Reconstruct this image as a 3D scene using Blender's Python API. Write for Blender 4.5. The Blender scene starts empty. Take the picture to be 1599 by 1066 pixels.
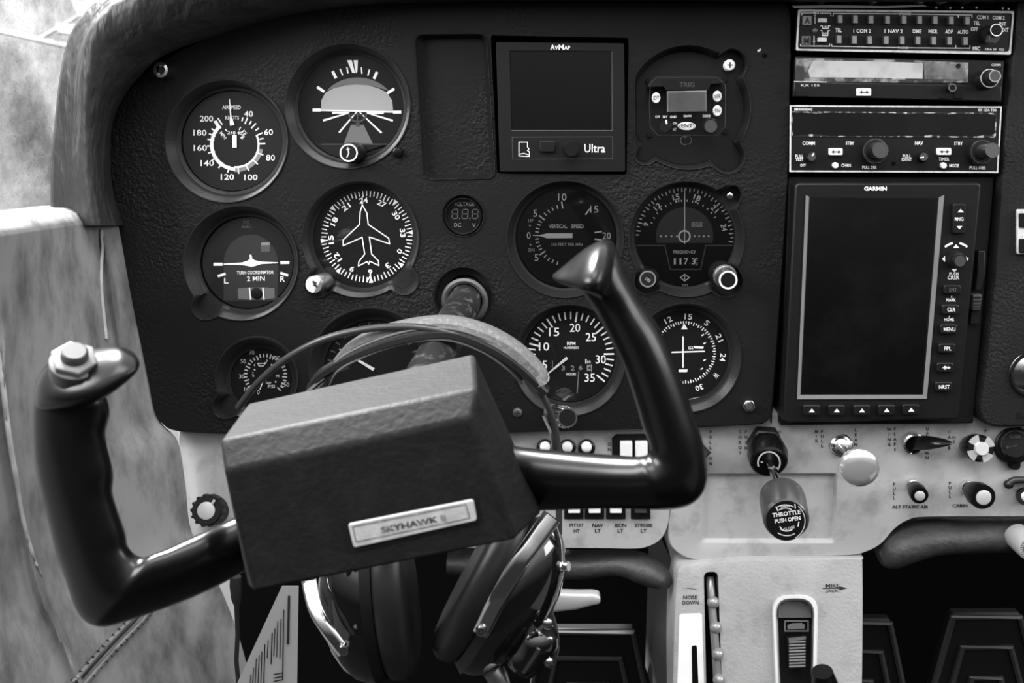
import bpy, bmesh, math, random
from mathutils import Vector, Matrix
random.seed(7)
C = bpy.context.scene.collection
PI = math.pi
# ---------------------------------------------------------------- camera
F = 1536.0; CX = 799.5; CY = 533.0; DIST = 0.768
Yc = Vector(((880-CX)/F, (CY-215)/F, -1)).normalized()     # panel normal seen by the camera
Xc = Vector((1, -.008, 0)); Xc = (Xc - Yc*Xc.dot(Yc)).normalized()
Zc = Xc.cross(Yc)
M = Matrix((Xc, Yc, Zc))                                   # camera -> world rotation
CAM = -DIST*(M @ Vector((0, 0, -1)))
cd = bpy.data.cameras.new('camera'); cam = bpy.data.objects.new('camera', cd); C.objects.link(cam)
cam.matrix_world = Matrix.Translation(CAM) @ M.to_4x4()
cd.sensor_width = 36; cd.lens = 36*F/1599; cd.clip_start = .01; cd.clip_end = 200
cd.dof.use_dof = True; cd.dof.focus_distance = .765; cd.dof.aperture_fstop = 11
bpy.context.scene.camera = cam
# ---------------------------------------------------------------- light
sc = bpy.context.scene
sc.view_settings.view_transform = 'Standard'; sc.view_settings.look = 'None'
sc.view_settings.gamma = 1; sc.view_settings.use_curve_mapping = False
sc.view_settings.exposure = 1.22
w = bpy.data.worlds.new('sky'); sc.world = w; w.use_nodes = True
nt = w.node_tree; nt.nodes.clear()
out = nt.nodes.new('ShaderNodeOutputWorld'); bg = nt.nodes.new('ShaderNodeBackground')
tc = nt.nodes.new('ShaderNodeTexCoord'); sx = nt.nodes.new('ShaderNodeSeparateXYZ')
rp = nt.nodes.new('ShaderNodeValToRGB'); ma = nt.nodes.new('ShaderNodeMapRange')
ma.inputs[1].default_value = -1; ma.inputs[2].default_value = 1
nt.links.new(tc.outputs['Generated'], sx.inputs[0]); nt.links.new(sx.outputs[2], ma.inputs[0])
nt.links.new(ma.outputs[0], rp.inputs[0]); nt.links.new(rp.outputs[0], bg.inputs[0]); nt.links.new(bg.outputs[0], out.inputs[0])
e = rp.color_ramp.elements
e[0].position = .42; e[0].color = (.02, .02, .02, 1)
e[1].position = .58; e[1].color = (.22, .22, .22, 1)
k = e.new(.80); k.color = (1.35, 1.35, 1.35, 1)
bg.inputs[1].default_value = 0.75
def lamp(kind, name, loc, target, energy, **kw):
    d = bpy.data.lights.new(name, kind); d.energy = energy
    for a, b in kw.items(): setattr(d, a, b)
    o = bpy.data.objects.new(name, d); C.objects.link(o); o.location = loc
    o.rotation_euler = (Vector(target)-Vector(loc)).to_track_quat('-Z', 'Y').to_euler()
    return o
lamp('SUN', 'sun', (-.55, .52, 1), (0, 0, 0), 13.5, angle=math.radians(1.5))
lamp('AREA', 'skylight_window', (0, -.72, 1.05), (0, 0, -.1), 5.5, shape='RECTANGLE', size=.9, size_y=.45)
lamp('AREA', 'right_window', (1.25, -.45, .42), (.1, -.2, 0), 3.5, shape='RECTANGLE', size=.8, size_y=.4)
lamp('AREA', 'left_window', (-.95, -.55, .55), (0, -.05, 0), 8, shape='RECTANGLE', size=.7, size_y=.4)
# ---------------------------------------------------------------- pixel -> place
def ray(px, py): return M @ Vector(((px-CX)/F, -(py-CY)/F, -1))
def P(px, py, y=0.0):
    d = ray(px, py); return CAM + d*((y-CAM.y)/d.y)
def PN(px, py, p0, n):
    d = ray(px, py); return CAM + d*((p0-CAM).dot(n)/d.dot(n))
def K(px, py, y): return (P(px+1, py, y)-P(px, py, y)).length
# ---------------------------------------------------------------- materials
def mat(name, c, rough=.5, metal=0, bump=None, var=None, spec=.5, coat=0, stretch=None):
    m = bpy.data.materials.new(name); m.use_nodes = True
    n = m.node_tree; b = n.nodes['Principled BSDF']
    b.inputs['Base Color'].default_value = (c, c, c, 1); b.inputs['Roughness'].default_value = rough
    b.inputs['Metallic'].default_value = metal; b.inputs['Specular IOR Level'].default_value = spec
    b.inputs['Coat Weight'].default_value = coat; b.inputs['Coat Roughness'].default_value = .08
    if bump or var:
        t = n.nodes.new('ShaderNodeTexCoord'); mp = n.nodes.new('ShaderNodeMapping')
        n.links.new(t.outputs['Object'], mp.inputs[0])
        if stretch: mp.inputs['Scale'].default_value = stretch
    if var:
        s, c2, lo, hi = var
        x = n.nodes.new('ShaderNodeTexNoise'); x.inputs['Scale'].default_value = s
        x.inputs['Detail'].default_value = 6; x.inputs['Roughness'].default_value = .65
        r = n.nodes.new('ShaderNodeValToRGB'); r.color_ramp.elements[0].position = lo; r.color_ramp.elements[1].position = hi
        r.color_ramp.elements[0].color = (c, c, c, 1); r.color_ramp.elements[1].color = (c2, c2, c2, 1)
        n.links.new(mp.outputs[0], x.inputs[0]); n.links.new(x.outputs[0], r.inputs[0]); n.links.new(r.outputs[0], b.inputs['Base Color'])
    if bump:
        s, st, dist = bump
        x = n.nodes.new('ShaderNodeTexNoise'); x.inputs['Scale'].default_value = s; x.inputs['Detail'].default_value = 3
        q = n.nodes.new('ShaderNodeBump'); q.inputs['Strength'].default_value = st; q.inputs['Distance'].default_value = dist
        n.links.new(mp.outputs[0], x.inputs[0]); n.links.new(x.outputs[0], q.inputs['Height']); n.links.new(q.outputs[0], b.inputs['Normal'])
    return m
def glass_mat(name, tint, refl):
    m = bpy.data.materials.new(name); m.use_nodes = True; n = m.node_tree; n.nodes.clear()
    o = n.nodes.new('ShaderNodeOutputMaterial'); t = n.nodes.new('ShaderNodeBsdfTransparent'); g = n.nodes.new('ShaderNodeBsdfGlossy')
    t.inputs[0].default_value = (tint, tint, tint, 1); g.inputs['Roughness'].default_value = .03
    f = n.nodes.new('ShaderNodeFresnel'); f.inputs[0].default_value = refl; x = n.nodes.new('ShaderNodeMixShader')
    n.links.new(f.outputs[0], x.inputs[0]); n.links.new(t.outputs[0], x.inputs[1]); n.links.new(g.outputs[0], x.inputs[2]); n.links.new(x.outputs[0], o.inputs[0])
    return m
def panel_leather(name, c, worn):
    """leather grain whose strength comes and goes in patches"""
    m = mat(name, c, .52, var=(9, c*1.5, .35, .75), spec=.18)
    n = m.node_tree; b = n.nodes['Principled BSDF']; t = [x for x in n.nodes if x.type == 'TEX_COORD'][0]
    g = n.nodes.new('ShaderNodeTexNoise'); g.inputs['Scale'].default_value = 420; g.inputs['Detail'].default_value = 3
    p = n.nodes.new('ShaderNodeTexNoise'); p.inputs['Scale'].default_value = 11; p.inputs['Detail'].default_value = 4
    r = n.nodes.new('ShaderNodeMapRange'); r.inputs[1].default_value = .46; r.inputs[2].default_value = .62; r.inputs[3].default_value = .12; r.inputs[4].default_value = worn
    q = n.nodes.new('ShaderNodeBump'); q.inputs['Distance'].default_value = .002
    for x in (g, p): n.links.new(t.outputs['Object'], x.inputs[0])
    n.links.new(p.outputs[0], r.inputs[0]); n.links.new(r.outputs[0], q.inputs['Strength']); n.links.new(g.outputs[0], q.inputs['Height']); n.links.new(q.outputs[0], b.inputs['Normal'])
    return m
M_ = dict(
 panel=panel_leather('panel_black', .0055, .8), panel2=panel_leather('panel_side', .009, .6),
 cup=mat('recess_black', .010, .5, bump=(500, .25, .0008), spec=.3),
 pad=mat('pad_leather', .014, .5, bump=(70, 1, .006), var=(30, .02, .4, .7), spec=.3, stretch=(1, 1, .35)),
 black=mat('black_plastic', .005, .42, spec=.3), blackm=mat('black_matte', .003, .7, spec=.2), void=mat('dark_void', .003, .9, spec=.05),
 gloss=mat('gloss_black', .003, .26, spec=.3, coat=.0, bump=(60, .06, .001)), shell=mat('shell_black', .004, .06, spec=.7, coat=1),
 face=mat('dial_black', .006, .6, spec=.25), face2=mat('dial_grey', .012, .6, spec=.25), face3=mat('dial_dark', .0025, .7, spec=.2),
 white=mat('white_paint', .80, .5), cream=mat('worn_white', .55, .5, var=(250, .25, .5, .75)), grey=mat('grey_paint', .22, .5), dim=mat('dim_paint', .07, .6),
 mid=mat('mid_grey', .11, .5), dgrey=mat('dark_grey', .035, .5), sky=mat('sky_grey', .30, .5), lcd=mat('lcd_grey', .22, .35, var=(30, .32, .4, .6)),
 chrome=mat('chrome', .75, .14, 1), steel=mat('steel', .5, .32, 1, bump=(200, .2, .0006)), shaft=mat('worn_shaft', .10, .28, .8, var=(70, .5, .52, .66), stretch=(1, 1, 3)),
 light=mat('cream_plastic', .38, .55, var=(38, .20, .5, .8), bump=(600, .12, .0006), spec=.3),
 pedestal=mat('pedestal_plastic', .35, .5, var=(30, .25, .5, .75), bump=(380, .6, .001), spec=.35),
 wall=mat('wall_leather', .25, .6, var=(34, .10, .42, .66), bump=(55, .35, .003), spec=.3, stretch=(1, 1, .45)),
 ink=mat('ink_black', .012, .6), paper=mat('paper', .34, .8), pedal=mat('pedal_rubber', .003, .5, spec=.2), ridge=mat('pedal_ridge', .022, .45), pad2=mat('roll_leather', .02, .5, bump=(160, .5, .002), var=(40, .035, .4, .7)),
 yoke=mat('yoke_leather', .007, .6, bump=(260, .4, .0012), var=(60, .011, .45, .7), spec=.14), band=mat('band_cloth', .14, .75, bump=(500, .5, .001), var=(300, .24, .5, .7)),
 wire=mat('cable_black', .02, .4), tube=mat('tube_grey', .03, .35), cushion=mat('cushion', .012, .4, spec=.4), alu=mat('satin_aluminium', .5, .4, .35), strap=mat('band_strap', .12, .5), polished=mat('polished_metal', .7, .12, .75),
 plate=mat('nameplate_silver', .42, .35, .3, var=(120, .55, .4, .6)), screen=mat('screen_black', .004, .12, var=(14, .012, .45, .75), spec=.5),
 worn=mat('worn_bezel', .02, .5, var=(70, .30, .46, .62)), wornlcd=mat('worn_display', .46, .4, var=(60, .34, .45, .65)), silver=mat('worn_silver', .02, .4, var=(160, .7, .5, .58)),
 glass=glass_mat('dial_glass', 1, 1.45), smoke=glass_mat('screen_glass', .8, 1.5),
)
# ---------------------------------------------------------------- mesh builder
_tc = {}
def glyphs(s, bold):
    key = (s, bold)
    if key not in _tc:
        cu = bpy.data.curves.new('t', 'FONT'); cu.body = s; cu.resolution_u = 2; cu.offset = bold; cu.align_x = 'CENTER'
        o = bpy.data.objects.new('t', cu); C.objects.link(o)
        dg = bpy.context.evaluated_depsgraph_get(); me = bpy.data.meshes.new_from_object(o.evaluated_get(dg))
        v = [(q.co.x, q.co.y) for q in me.vertices]; f = [tuple(p.vertices) for p in me.polygons]
        bpy.data.objects.remove(o); bpy.data.curves.remove(cu); bpy.data.meshes.remove(me)
        x0 = min(a for a, b in v); x1 = max(a for a, b in v); y0 = min(b for a, b in v); y1 = max(b for a, b in v)
        _tc[key] = ([(a-(x0+x1)/2, b-(y0+y1)/2) for a, b in v], f, x1-x0, y1-y0)
    return _tc[key]
class MB:
    def __init__(s, y=0.0, tf=(0, 0, 1)): s.v = []; s.f = []; s.y = y; s.tf = tf; s.plane = None
    def p(s, x, y, d=None):
        X = s.tf[0]+x/s.tf[2]; Y = s.tf[1]+y/s.tf[2]
        if s.plane: return PN(X, Y, *s.plane)
        return P(X, Y, s.y if d is None else d)
    def px(s, x, y): return (s.tf[0]+x/s.tf[2], s.tf[1]+y/s.tf[2])
    def add(s, vs, fs):
        n = len(s.v); s.v += [Vector(a) for a in vs]; s.f += [tuple(i+n for i in f) for f in fs]; return s
    def poly(s, pts): return s.add([s.p(*q) for q in pts], [tuple(range(len(pts)))])
    def line(s, x0, y0, x1, y1, w, w1=None):
        s.y -= 1.5e-6
        dx, dy = x1-x0, y1-y0; L = math.hypot(dx, dy) or 1; nx, ny = -dy/L/2, dx/L/2; w1 = w if w1 is None else w1
        return s.poly([(x0+nx*w, y0+ny*w), (x1+nx*w1, y1+ny*w1), (x1-nx*w1, y1-ny*w1), (x0-nx*w, y0-ny*w)])
    def pline(s, pts, w, closed=False):
        n = len(pts)
        for i in range(n if closed else n-1):
            a, b = pts[i], pts[(i+1) % n]; L = math.hypot(b[0]-a[0], b[1]-a[1]) or 1; e = w*.35/L
            s.line(a[0]-(b[0]-a[0])*e, a[1]-(b[1]-a[1])*e, b[0]+(b[0]-a[0])*e, b[1]+(b[1]-a[1])*e, w)
        return s
    def rect(s, cx, cy, w, h):
        s.y -= 1.5e-6; return s.poly([(cx-w/2, cy-h/2), (cx+w/2, cy-h/2), (cx+w/2, cy+h/2), (cx-w/2, cy+h/2)])
    def disc(s, cx, cy, r, n=40, ry=None):
        s.y -= 1.5e-6; return s.poly(circ(cx, cy, r, n, ry))
    def ring(s, cx, cy, r0, r1, a0=0, a1=360, n=None):
        s.y -= 1.5e-6; n = n or max(6, int(abs(a1-a0)/5)); vs = []
        for i in range(n+1):
            a = math.radians(a0+(a1-a0)*i/n)
            for r in (r0, r1): vs.append(s.p(cx+r*math.cos(a), cy-r*math.sin(a)))
        return s.add(vs, [(2*i, 2*i+1, 2*i+3, 2*i+2) for i in range(n)])
    def tick(s, cx, cy, r0, r1, deg, w):
        a = math.radians(deg); c, q = math.cos(a), math.sin(a); return s.line(cx+r0*c, cy-r0*q, cx+r1*c, cy-r1*q, w)
    def text(s, t, cx, cy, h, w=None, rot=0, bold=.012):
        s.y -= 1.5e-6; v, f, W, H = glyphs(t, bold); ky = h/(H if H > .5 else .7); kx = w/W if w else ky
        a = math.radians(rot); c, q = math.cos(a), math.sin(a)
        return s.add([s.p(cx+x*kx*c+y*ky*q, cy+x*kx*q-y*ky*c) for x, y in v], f)
    def vtext(s, t, cx, cy, h, pitch):
        for i, ch in enumerate(t):
            if ch != ' ': s.text(ch, cx, cy+i*pitch, h, bold=.03)
        return s
    def prism(s, pts, y0, y1, grow=1.0):
        a = [s.p(x, y, y0) for x, y in pts]; c = sum(a, Vector())/len(a); n = len(a)
        b = [Vector((c.x+(q.x-c.x)*grow, y1, c.z+(q.z-c.z)*grow)) for q in a]
        return s.add(a+b, [tuple(range(n)), tuple(range(2*n-1, n-1, -1))]+[(i, i+n, (i+1) % n+n, (i+1) % n) for i in range(n)])
    def lathe(s, cx, cy, prof, n=48, tip=None):
        """profile (radius in drawing units, y); centre of the first ring at the pixel; tip = pixel of the last ring"""
        c0 = s.p(cx, cy, prof[0][1]); c1 = s.p(tip[0], tip[1], prof[-1][1]) if tip else None
        X, Y = s.px(cx, cy); k = K(X, Y, prof[0][1])/s.tf[2]; vs = []; fs = []
        ax = (c1-c0) if tip else Vector((0, prof[-1][1]-prof[0][1], 0))
        if ax.length < 1e-7: ax = Vector((0, 1, 0))
        dy = prof[-1][1]-prof[0][1]
        u = Vector((1, 0, 0)); zz = ax.normalized(); u = (u-zz*u.dot(zz)).normalized(); v = zz.cross(u)
        m = len(prof)
        for r, y in prof:
            c = c0+ax*((y-prof[0][1])/dy if abs(dy) > 1e-9 else 0)
            for i in range(n):
                a = 2*PI*i/n; vs.append(c+(u*math.cos(a)+v*math.sin(a))*r*k)
        for j in range(m-1):
            for i in range(n): fs.append((j*n+i, j*n+(i+1) % n, (j+1)*n+(i+1) % n, (j+1)*n+i))
        if prof[0][0] > 1e-6 and getattr(s, 'cap', True): fs.append(tuple(range(n)))
        if prof[-1][0] > 1e-6 and getattr(s, 'cap', True): fs.append(tuple((m-1)*n+i for i in range(n)))
        return s.add(vs, fs)
    def tube(s, pts, r, n=10, cap=True):
        pts = [Vector(q) for q in pts]; m = len(pts); vs = []; fs = []; R = r if isinstance(r, (list, tuple)) else [r]*m; u = None
        for i, q in enumerate(pts):
            t = (pts[min(i+1, m-1)]-pts[max(i-1, 0)]).normalized()
            u = (t.orthogonal() if u is None else u-t*u.dot(t)).normalized(); v = t.cross(u)
            for k_ in range(n):
                a = 2*PI*k_/n; vs.append(q+(u*math.cos(a)+v*math.sin(a))*R[i])
        for i in range(m-1):
            for k_ in range(n): fs.append((i*n+k_, i*n+(k_+1) % n, (i+1)*n+(k_+1) % n, (i+1)*n+k_))
        if cap: fs += [tuple(range(n-1, -1, -1)), tuple((m-1)*n+i for i in range(n))]
        return s.add(vs, fs)
    def loft(s, sections, closed=True, caps=True):
        n = len(sections[0]); vs = [q for t in sections for q in t]; fs = []
        for j in range(len(sections)-1):
            for i in range(n if closed else n-1): fs.append((j*n+i, j*n+(i+1) % n, (j+1)*n+(i+1) % n, (j+1)*n+i))
        if caps and closed: fs += [tuple(range(n-1, -1, -1)), tuple((len(sections)-1)*n+i for i in range(n))]
        return s.add(vs, fs)
    def ball(s, c, r, n=14, sc=(1, 1, 1)):
        secs = []
        for j in range(n+1):
            t = PI*(.02+.96*j/n); secs.append([Vector(c)+Vector((r*sc[0]*math.sin(t)*math.cos(2*PI*i/n), r*sc[1]*math.sin(t)*math.sin(2*PI*i/n), r*sc[2]*math.cos(t))) for i in range(n)])
        return s.loft(secs)
    def build(s, name, m, parent=None, bevel=0, seg=2, ang=38, subdiv=0, weld=False, kind=None):
        off = Vector(parent['_loc']) if parent is not None else (sum(s.v, Vector())/len(s.v))
        me = bpy.data.meshes.new(name); me.from_pydata([tuple(q-off) for q in s.v], [], s.f)
        bm = bmesh.new(); bm.from_mesh(me)
        if weld: bmesh.ops.remove_doubles(bm, verts=bm.verts, dist=1e-6)
        bmesh.ops.recalc_face_normals(bm, faces=bm.faces); bm.to_mesh(me); bm.free()
        me.polygons.foreach_set('use_smooth', [True]*len(me.polygons)); me.set_sharp_from_angle(angle=math.radians(ang))
        me.materials.append(m if not isinstance(m, str) else M_[m])
        o = bpy.data.objects.new(name, me); C.objects.link(o)
        if parent is not None:
            o.parent = parent
            if parent.type == 'MESH': pass
        else: o.location = off
        o['_loc'] = tuple(off)
        if bevel:
            b = o.modifiers.new('bevel', 'BEVEL'); b.width = bevel; b.segments = seg; b.limit_method = 'ANGLE'; b.angle_limit = math.radians(35); b.harden_normals = False
        if subdiv:
            b = o.modifiers.new('subdivision', 'SUBSURF'); b.levels = subdiv; b.render_levels = subdiv
        if kind: o['kind'] = kind
        return o
def circ(cx, cy, r, n=40, ry=None, a0=0):
    ry = r if ry is None else ry
    return [(cx+r*math.cos(a0+2*PI*i/n), cy+ry*math.sin(a0+2*PI*i/n)) for i in range(n)]
def rrect(cx, cy, w, h, r, n=5):
    pts = []
    for sx_, sy_, a in ((1, 1, 0), (-1, 1, 90), (-1, -1, 180), (1, -1, 270)):
        for i in range(n+1):
            t = math.radians(a+90*i/n); pts.append((cx+sx_*(w/2-r)+r*math.cos(t), cy+sy_*(h/2-r)+r*math.sin(t)))
    return pts
def rquad(q, r, n=5):
    """four corners (any quad) with rounded corners"""
    pts = []
    for i in range(4):
        a, b, c = q[i-1], q[i], q[(i+1) % 4]
        def toward(t): L = math.hypot(t[0]-b[0], t[1]-b[1]); return (b[0]+(t[0]-b[0])*r/L, b[1]+(t[1]-b[1])*r/L)
        s0, s1 = toward(a), toward(c)
        for j in range(n+1):
            t = j/n; pts.append(tuple((1-t)**2*s0[k]+2*t*(1-t)*b[k]+t*t*s1[k] for k in (0, 1)))
    return pts
def inset(q, d):
    c = (sum(p[0] for p in q)/len(q), sum(p[1] for p in q)/len(q))
    return [(p[0]+(d if p[0] < c[0] else -d), p[1]+(d if p[1] < c[1] else -d)) for p in q]
def spline(pts, n=8):
    """Catmull-Rom through tuples of any size"""
    o = []
    for i in range(len(pts)-1):
        p0, p1, p2, p3 = pts[max(i-1, 0)], pts[i], pts[i+1], pts[min(i+2, len(pts)-1)]
        for j in range(n):
            t = j/n; o.append(tuple(.5*(2*b+(c-a)*t+(2*a-5*b+4*c-d)*t*t+(3*b-a-3*c+d)*t**3) for a, b, c, d in zip(p0, p1, p2, p3)))
    return o+[tuple(pts[-1])]
def T(name, label, cat, loc, group=None):
    o = bpy.data.objects.new(name, None); C.objects.link(o); o.empty_display_size = .01
    o.location = loc; o['label'] = label; o['category'] = cat; o['_loc'] = tuple(loc)
    if group: o['group'] = group
    return o
def tag(o, label, cat, group=None):
    o['label'] = label; o['category'] = cat
    if group: o['group'] = group
    return o
def sub(o):
    """so a sub-part can hang under a mesh part: its origin is its thing's base"""
    return o
# ================================================================ the setting
def fill_loops(loops, y):
    """flat face between an outer outline and its holes (pixel outlines at depth y)"""
    bm = bmesh.new(); ed = []
    for lp in loops:
        vs = [bm.verts.new(q if isinstance(q, Vector) else P(q[0], q[1], y)) for q in lp]
        ed += [bm.edges.new((vs[i], vs[(i+1) % len(vs)])) for i in range(len(vs))]
    bmesh.ops.triangle_fill(bm, edges=ed, use_beauty=True, use_dissolve=False, normal=(0, -1, 0))
    bm.verts.index_update(); v = [q.co.copy() for q in bm.verts]; f = [tuple(x.index for x in p.verts) for p in bm.faces]; bm.free()
    return v, f
def edge_loft(m, lp, rows):
    """rolled rim of an outline: rows of (outward px, y)"""
    n = len(lp); c = (sum(p[0] for p in lp)/n, sum(p[1] for p in lp)/n); secs = []
    for d, y in rows:
        sec = []
        for i in range(n):
            a, b = lp[i-1], lp[(i+1) % n]; tx, ty = b[0]-a[0], b[1]-a[1]; L = math.hypot(tx, ty) or 1
            q = P(lp[i][0]+ty/L*d, lp[i][1]-tx/L*d, rows[0][1]); sec.append(Vector((q.x, y, q.z)))
        secs.append(sec)
    m.loft(secs, caps=False)
def area(lp): return sum(lp[i-1][0]*lp[i][1]-lp[i][0]*lp[i-1][1] for i in range(len(lp)))/2

# outside: sunlit apron seen through the scratched side window
m = MB(); m.add([(-30, -6, -5.5), (-30, 34, 6.5), (30, 34, 6.5), (30, -6, -5.5)], [(0, 1, 2, 3)])
o = m.build('ground', mat('apron', .014, .9, var=(1.4, .024, .4, .65))); o['kind'] = 'structure'
gp = Vector((0, -6, -5.5)); gn = Vector((0, -12, 40)).normalized(); gp2 = gp+gn*.03
def gm(pts):
    q = MB(); q.plane = (gp2, gn); return q.poly(pts)
m = MB(); m.plane = (gp2, gn); m.line(-40, 38, 128, 76, 5); m.line(60, 60, 120, 25, 3); m.poly([(112, 0), (150, 0), (140, 28), (122, 24)]); m.poly([(88, 36), (124, 40), (122, 54), (90, 50)])
o = m.build('trim_1', mat('stripe_paint', .08, .7)); o['kind'] = 'structure'; o['label'] = 'white painted lines on the apron outside the side window'

# firewall, floor, right wall: dark foot well
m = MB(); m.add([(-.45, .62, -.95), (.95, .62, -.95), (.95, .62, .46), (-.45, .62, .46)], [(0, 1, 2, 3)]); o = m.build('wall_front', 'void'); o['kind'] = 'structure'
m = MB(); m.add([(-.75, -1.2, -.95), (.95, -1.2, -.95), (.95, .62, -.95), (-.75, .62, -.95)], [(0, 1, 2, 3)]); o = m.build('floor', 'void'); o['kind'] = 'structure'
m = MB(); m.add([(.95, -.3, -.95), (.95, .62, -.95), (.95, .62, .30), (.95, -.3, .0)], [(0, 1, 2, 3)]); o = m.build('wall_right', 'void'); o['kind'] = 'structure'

# left side wall of pale leather, coming towards the viewer
rear = [(186, 340), (191, 362), (200, 410), (212, 480), (226, 550), (240, 625), (252, 660), (278, 690), (290, 760), (300, 832), (345, 920), (375, 1000), (400, 1100), (420, 1200)]
frnt = [(-30, 372), (-34, 398), (-40, 440), (-44, 520), (-48, 600), (-50, 690), (-52, 740), (-54, 800), (-50, 880), (-40, 960), (-20, 1040), (0, 1110), (20, 1190), (40, 1280)]
secs = []
NU = 90
for i, (a, b) in enumerate(zip(spline(rear, 5), spline(frnt, 5))):
    sec = []
    for j in range(NU+1):
        t = j/NU; px = a[0]+(b[0]-a[0])*t; py = a[1]+(b[1]-a[1])*t; y = .004-.20*t
        # moulded crease near the panel and a long fold near the viewer
        y += -.008*math.exp(-((t-.13)/.016)**2)*max(0, min(1, (i-2)/4))*max(0, min(1, (24-i)/3))
        y += -.012*math.exp(-((t-.80+.004*max(0, i-20))/.022)**2)*max(0, min(1, (i-14)/6))
        sec.append(P(px, py, y))
    secs.append(sec)
m = MB(); m.loft(secs, closed=False, caps=False)
# rolled sill on top
top = secs[0]; s1 = [q+Vector((-.006, 0, .007)) for q in top]; s2 = [q+Vector((-.022, .004, .010)) for q in top]; s3 = [q+Vector((-.065, .01, .008)) for q in top]; s4 = [q+Vector((-.12, .02, -.004)) for q in top]
m.loft([top, s1, s2, s3, s4], closed=False, caps=False)
o = m.build('wall_left', 'wall', weld=True, ang=60); o['kind'] = 'structure'
# stitched seam low on the wall
m = MB(); m2 = MB()
def wallpt(px, py, lift=.003):
    # depth of the wall at a pixel
    best = min(((CAM-q).length, q) for s_ in secs for q in s_ if abs(1) and (lambda d: abs(d.x) < 30)(Vector((0, 0, 0))) and near(q, px, py))
    return best[1]
def proj(q):
    d = M.transposed() @ (q-CAM); return CX+F*d.x/-d.z, CY-F*d.y/-d.z
flat = [(proj(q), q) for s_ in secs for q in s_]
def wallpt(px, py, lift=.0022):
    near = sorted(flat, key=lambda t: (t[0][0]-px)**2+(t[0][1]-py)**2)[:4]
    ws = [1/(1+(t[0][0]-px)**2+(t[0][1]-py)**2) for t in near]
    y = sum(w_*t[1].y for w_, t in zip(ws, near))/sum(ws); return P(px, py, y-lift)
def seam(pts, r):
    return MB().tube([wallpt(*q) for q in pts], r, 6)
sa = spline([(96, 1085), (140, 1035), (172, 1000), (205, 966), (222, 945)], 8); sb = [(x+14, y+7) for x, y in sa]
o = seam(sa, .0014).build('trim_2', 'wall'); o['kind'] = 'structure'
o = seam(sb, .0014).build('trim_3', 'wall'); o['kind'] = 'structure'
m = MB()
for k_ in range(0, len(sa)-1, 2):
    x, y = sa[k_]; m.tube([wallpt(x-5, y-1, .003), wallpt(x-1, y+1, .003)], .0006, 5); m.tube([wallpt(x+15, y+6, .003), wallpt(x+19, y+8, .003)], .0006, 5)
m.tube([wallpt(x+6, y+3, .0005) for x, y in sa], .0007, 5)
o = m.build('trim_4', 'ink'); o['kind'] = 'structure'
# pale tubes along the leather folds: their highlights put in as colour
o = MB().tube([wallpt(x, y, .001) for x, y in spline([(158, 358), (160, 385), (158, 420), (159, 460), (163, 500), (166, 528)], 6)], [.0006]+[.0013]*29+[.0016], 8).build('crease_highlight', 'light'); o['kind'] = 'structure'
o = MB().tube([wallpt(x, y, .001) for x, y in spline([(-6, 540), (4, 600), (14, 680), (24, 740), (36, 810), (52, 868), (66, 900)], 6)], [.0018]*20+[.0014]*10+[.0009]*6+[.0004], 8).build('fold_highlight', 'light'); o['kind'] = 'structure'
# the window
wm = bpy.data.materials.new('scratched_plexiglass'); wm.use_nodes = True; n = wm.node_tree; n.nodes.clear()
oo = n.nodes.new('ShaderNodeOutputMaterial'); tr = n.nodes.new('ShaderNodeBsdfTransparent'); df = n.nodes.new('ShaderNodeBsdfTranslucent'); dd = n.nodes.new('ShaderNodeBsdfDiffuse'); ad = n.nodes.new('ShaderNodeMixShader'); mx = n.nodes.new('ShaderNodeMixShader')
df.inputs[0].default_value = (.06, .06, .06, 1); dd.inputs[0].default_value = (.13, .13, .13, 1)
t = n.nodes.new('ShaderNodeTexCoord'); a1 = n.nodes.new('ShaderNodeTexNoise'); a1.inputs['Scale'].default_value = 9; a1.inputs['Detail'].default_value = 8; a1.inputs['Roughness'].default_value = .7
mp = n.nodes.new('ShaderNodeMapping'); mp.inputs['Rotation'].default_value = (.3, .5, .4); mp.inputs['Scale'].default_value = (12, 160, 160)
a2 = n.nodes.new('ShaderNodeTexNoise'); a2.inputs['Scale'].default_value = 3; a2.inputs['Detail'].default_value = 5
r1 = n.nodes.new('ShaderNodeMapRange'); r1.inputs[1].default_value = .44; r1.inputs[2].default_value = .64; r1.inputs[3].default_value = .05; r1.inputs[4].default_value = .9
r2 = n.nodes.new('ShaderNodeMapRange'); r2.inputs[1].default_value = .62; r2.inputs[2].default_value = .75; r2.inputs[3].default_value = 0; r2.inputs[4].default_value = .6
sm = n.nodes.new('ShaderNodeMath'); sm.operation = 'ADD'; sm.use_clamp = True
L = n.links.new; L(t.outputs['Object'], a1.inputs[0]); L(t.outputs['Object'], mp.inputs[0]); L(mp.outputs[0], a2.inputs[0]); L(a1.outputs[0], r1.inputs[0]); L(a2.outputs[0], r2.inputs[0]); L(r1.outputs[0], sm.inputs[0]); L(r2.outputs[0], sm.inputs[1])
ad.inputs[0].default_value = .5; L(df.outputs[0], ad.inputs[1]); L(dd.outputs[0], ad.inputs[2]); L(sm.outputs[0], mx.inputs[0]); L(tr.outputs[0], mx.inputs[1]); L(ad.outputs[0], mx.inputs[2]); L(mx.outputs[0], oo.inputs[0])
m = MB(); a = [P(-140, -140, -.02), P(230, -140, .30), P(230, 460, .30), P(-140, 480, -.02)]
b = [q+Vector((-.004, .002, 0)) for q in a]
m.add(a+b, [(0, 1, 2, 3), (7, 6, 5, 4), (0, 4, 5, 1), (1, 5, 6, 2), (2, 6, 7, 3), (3, 7, 4, 0)])
o = m.build('window_1', wm); o['kind'] = 'structure'

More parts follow.
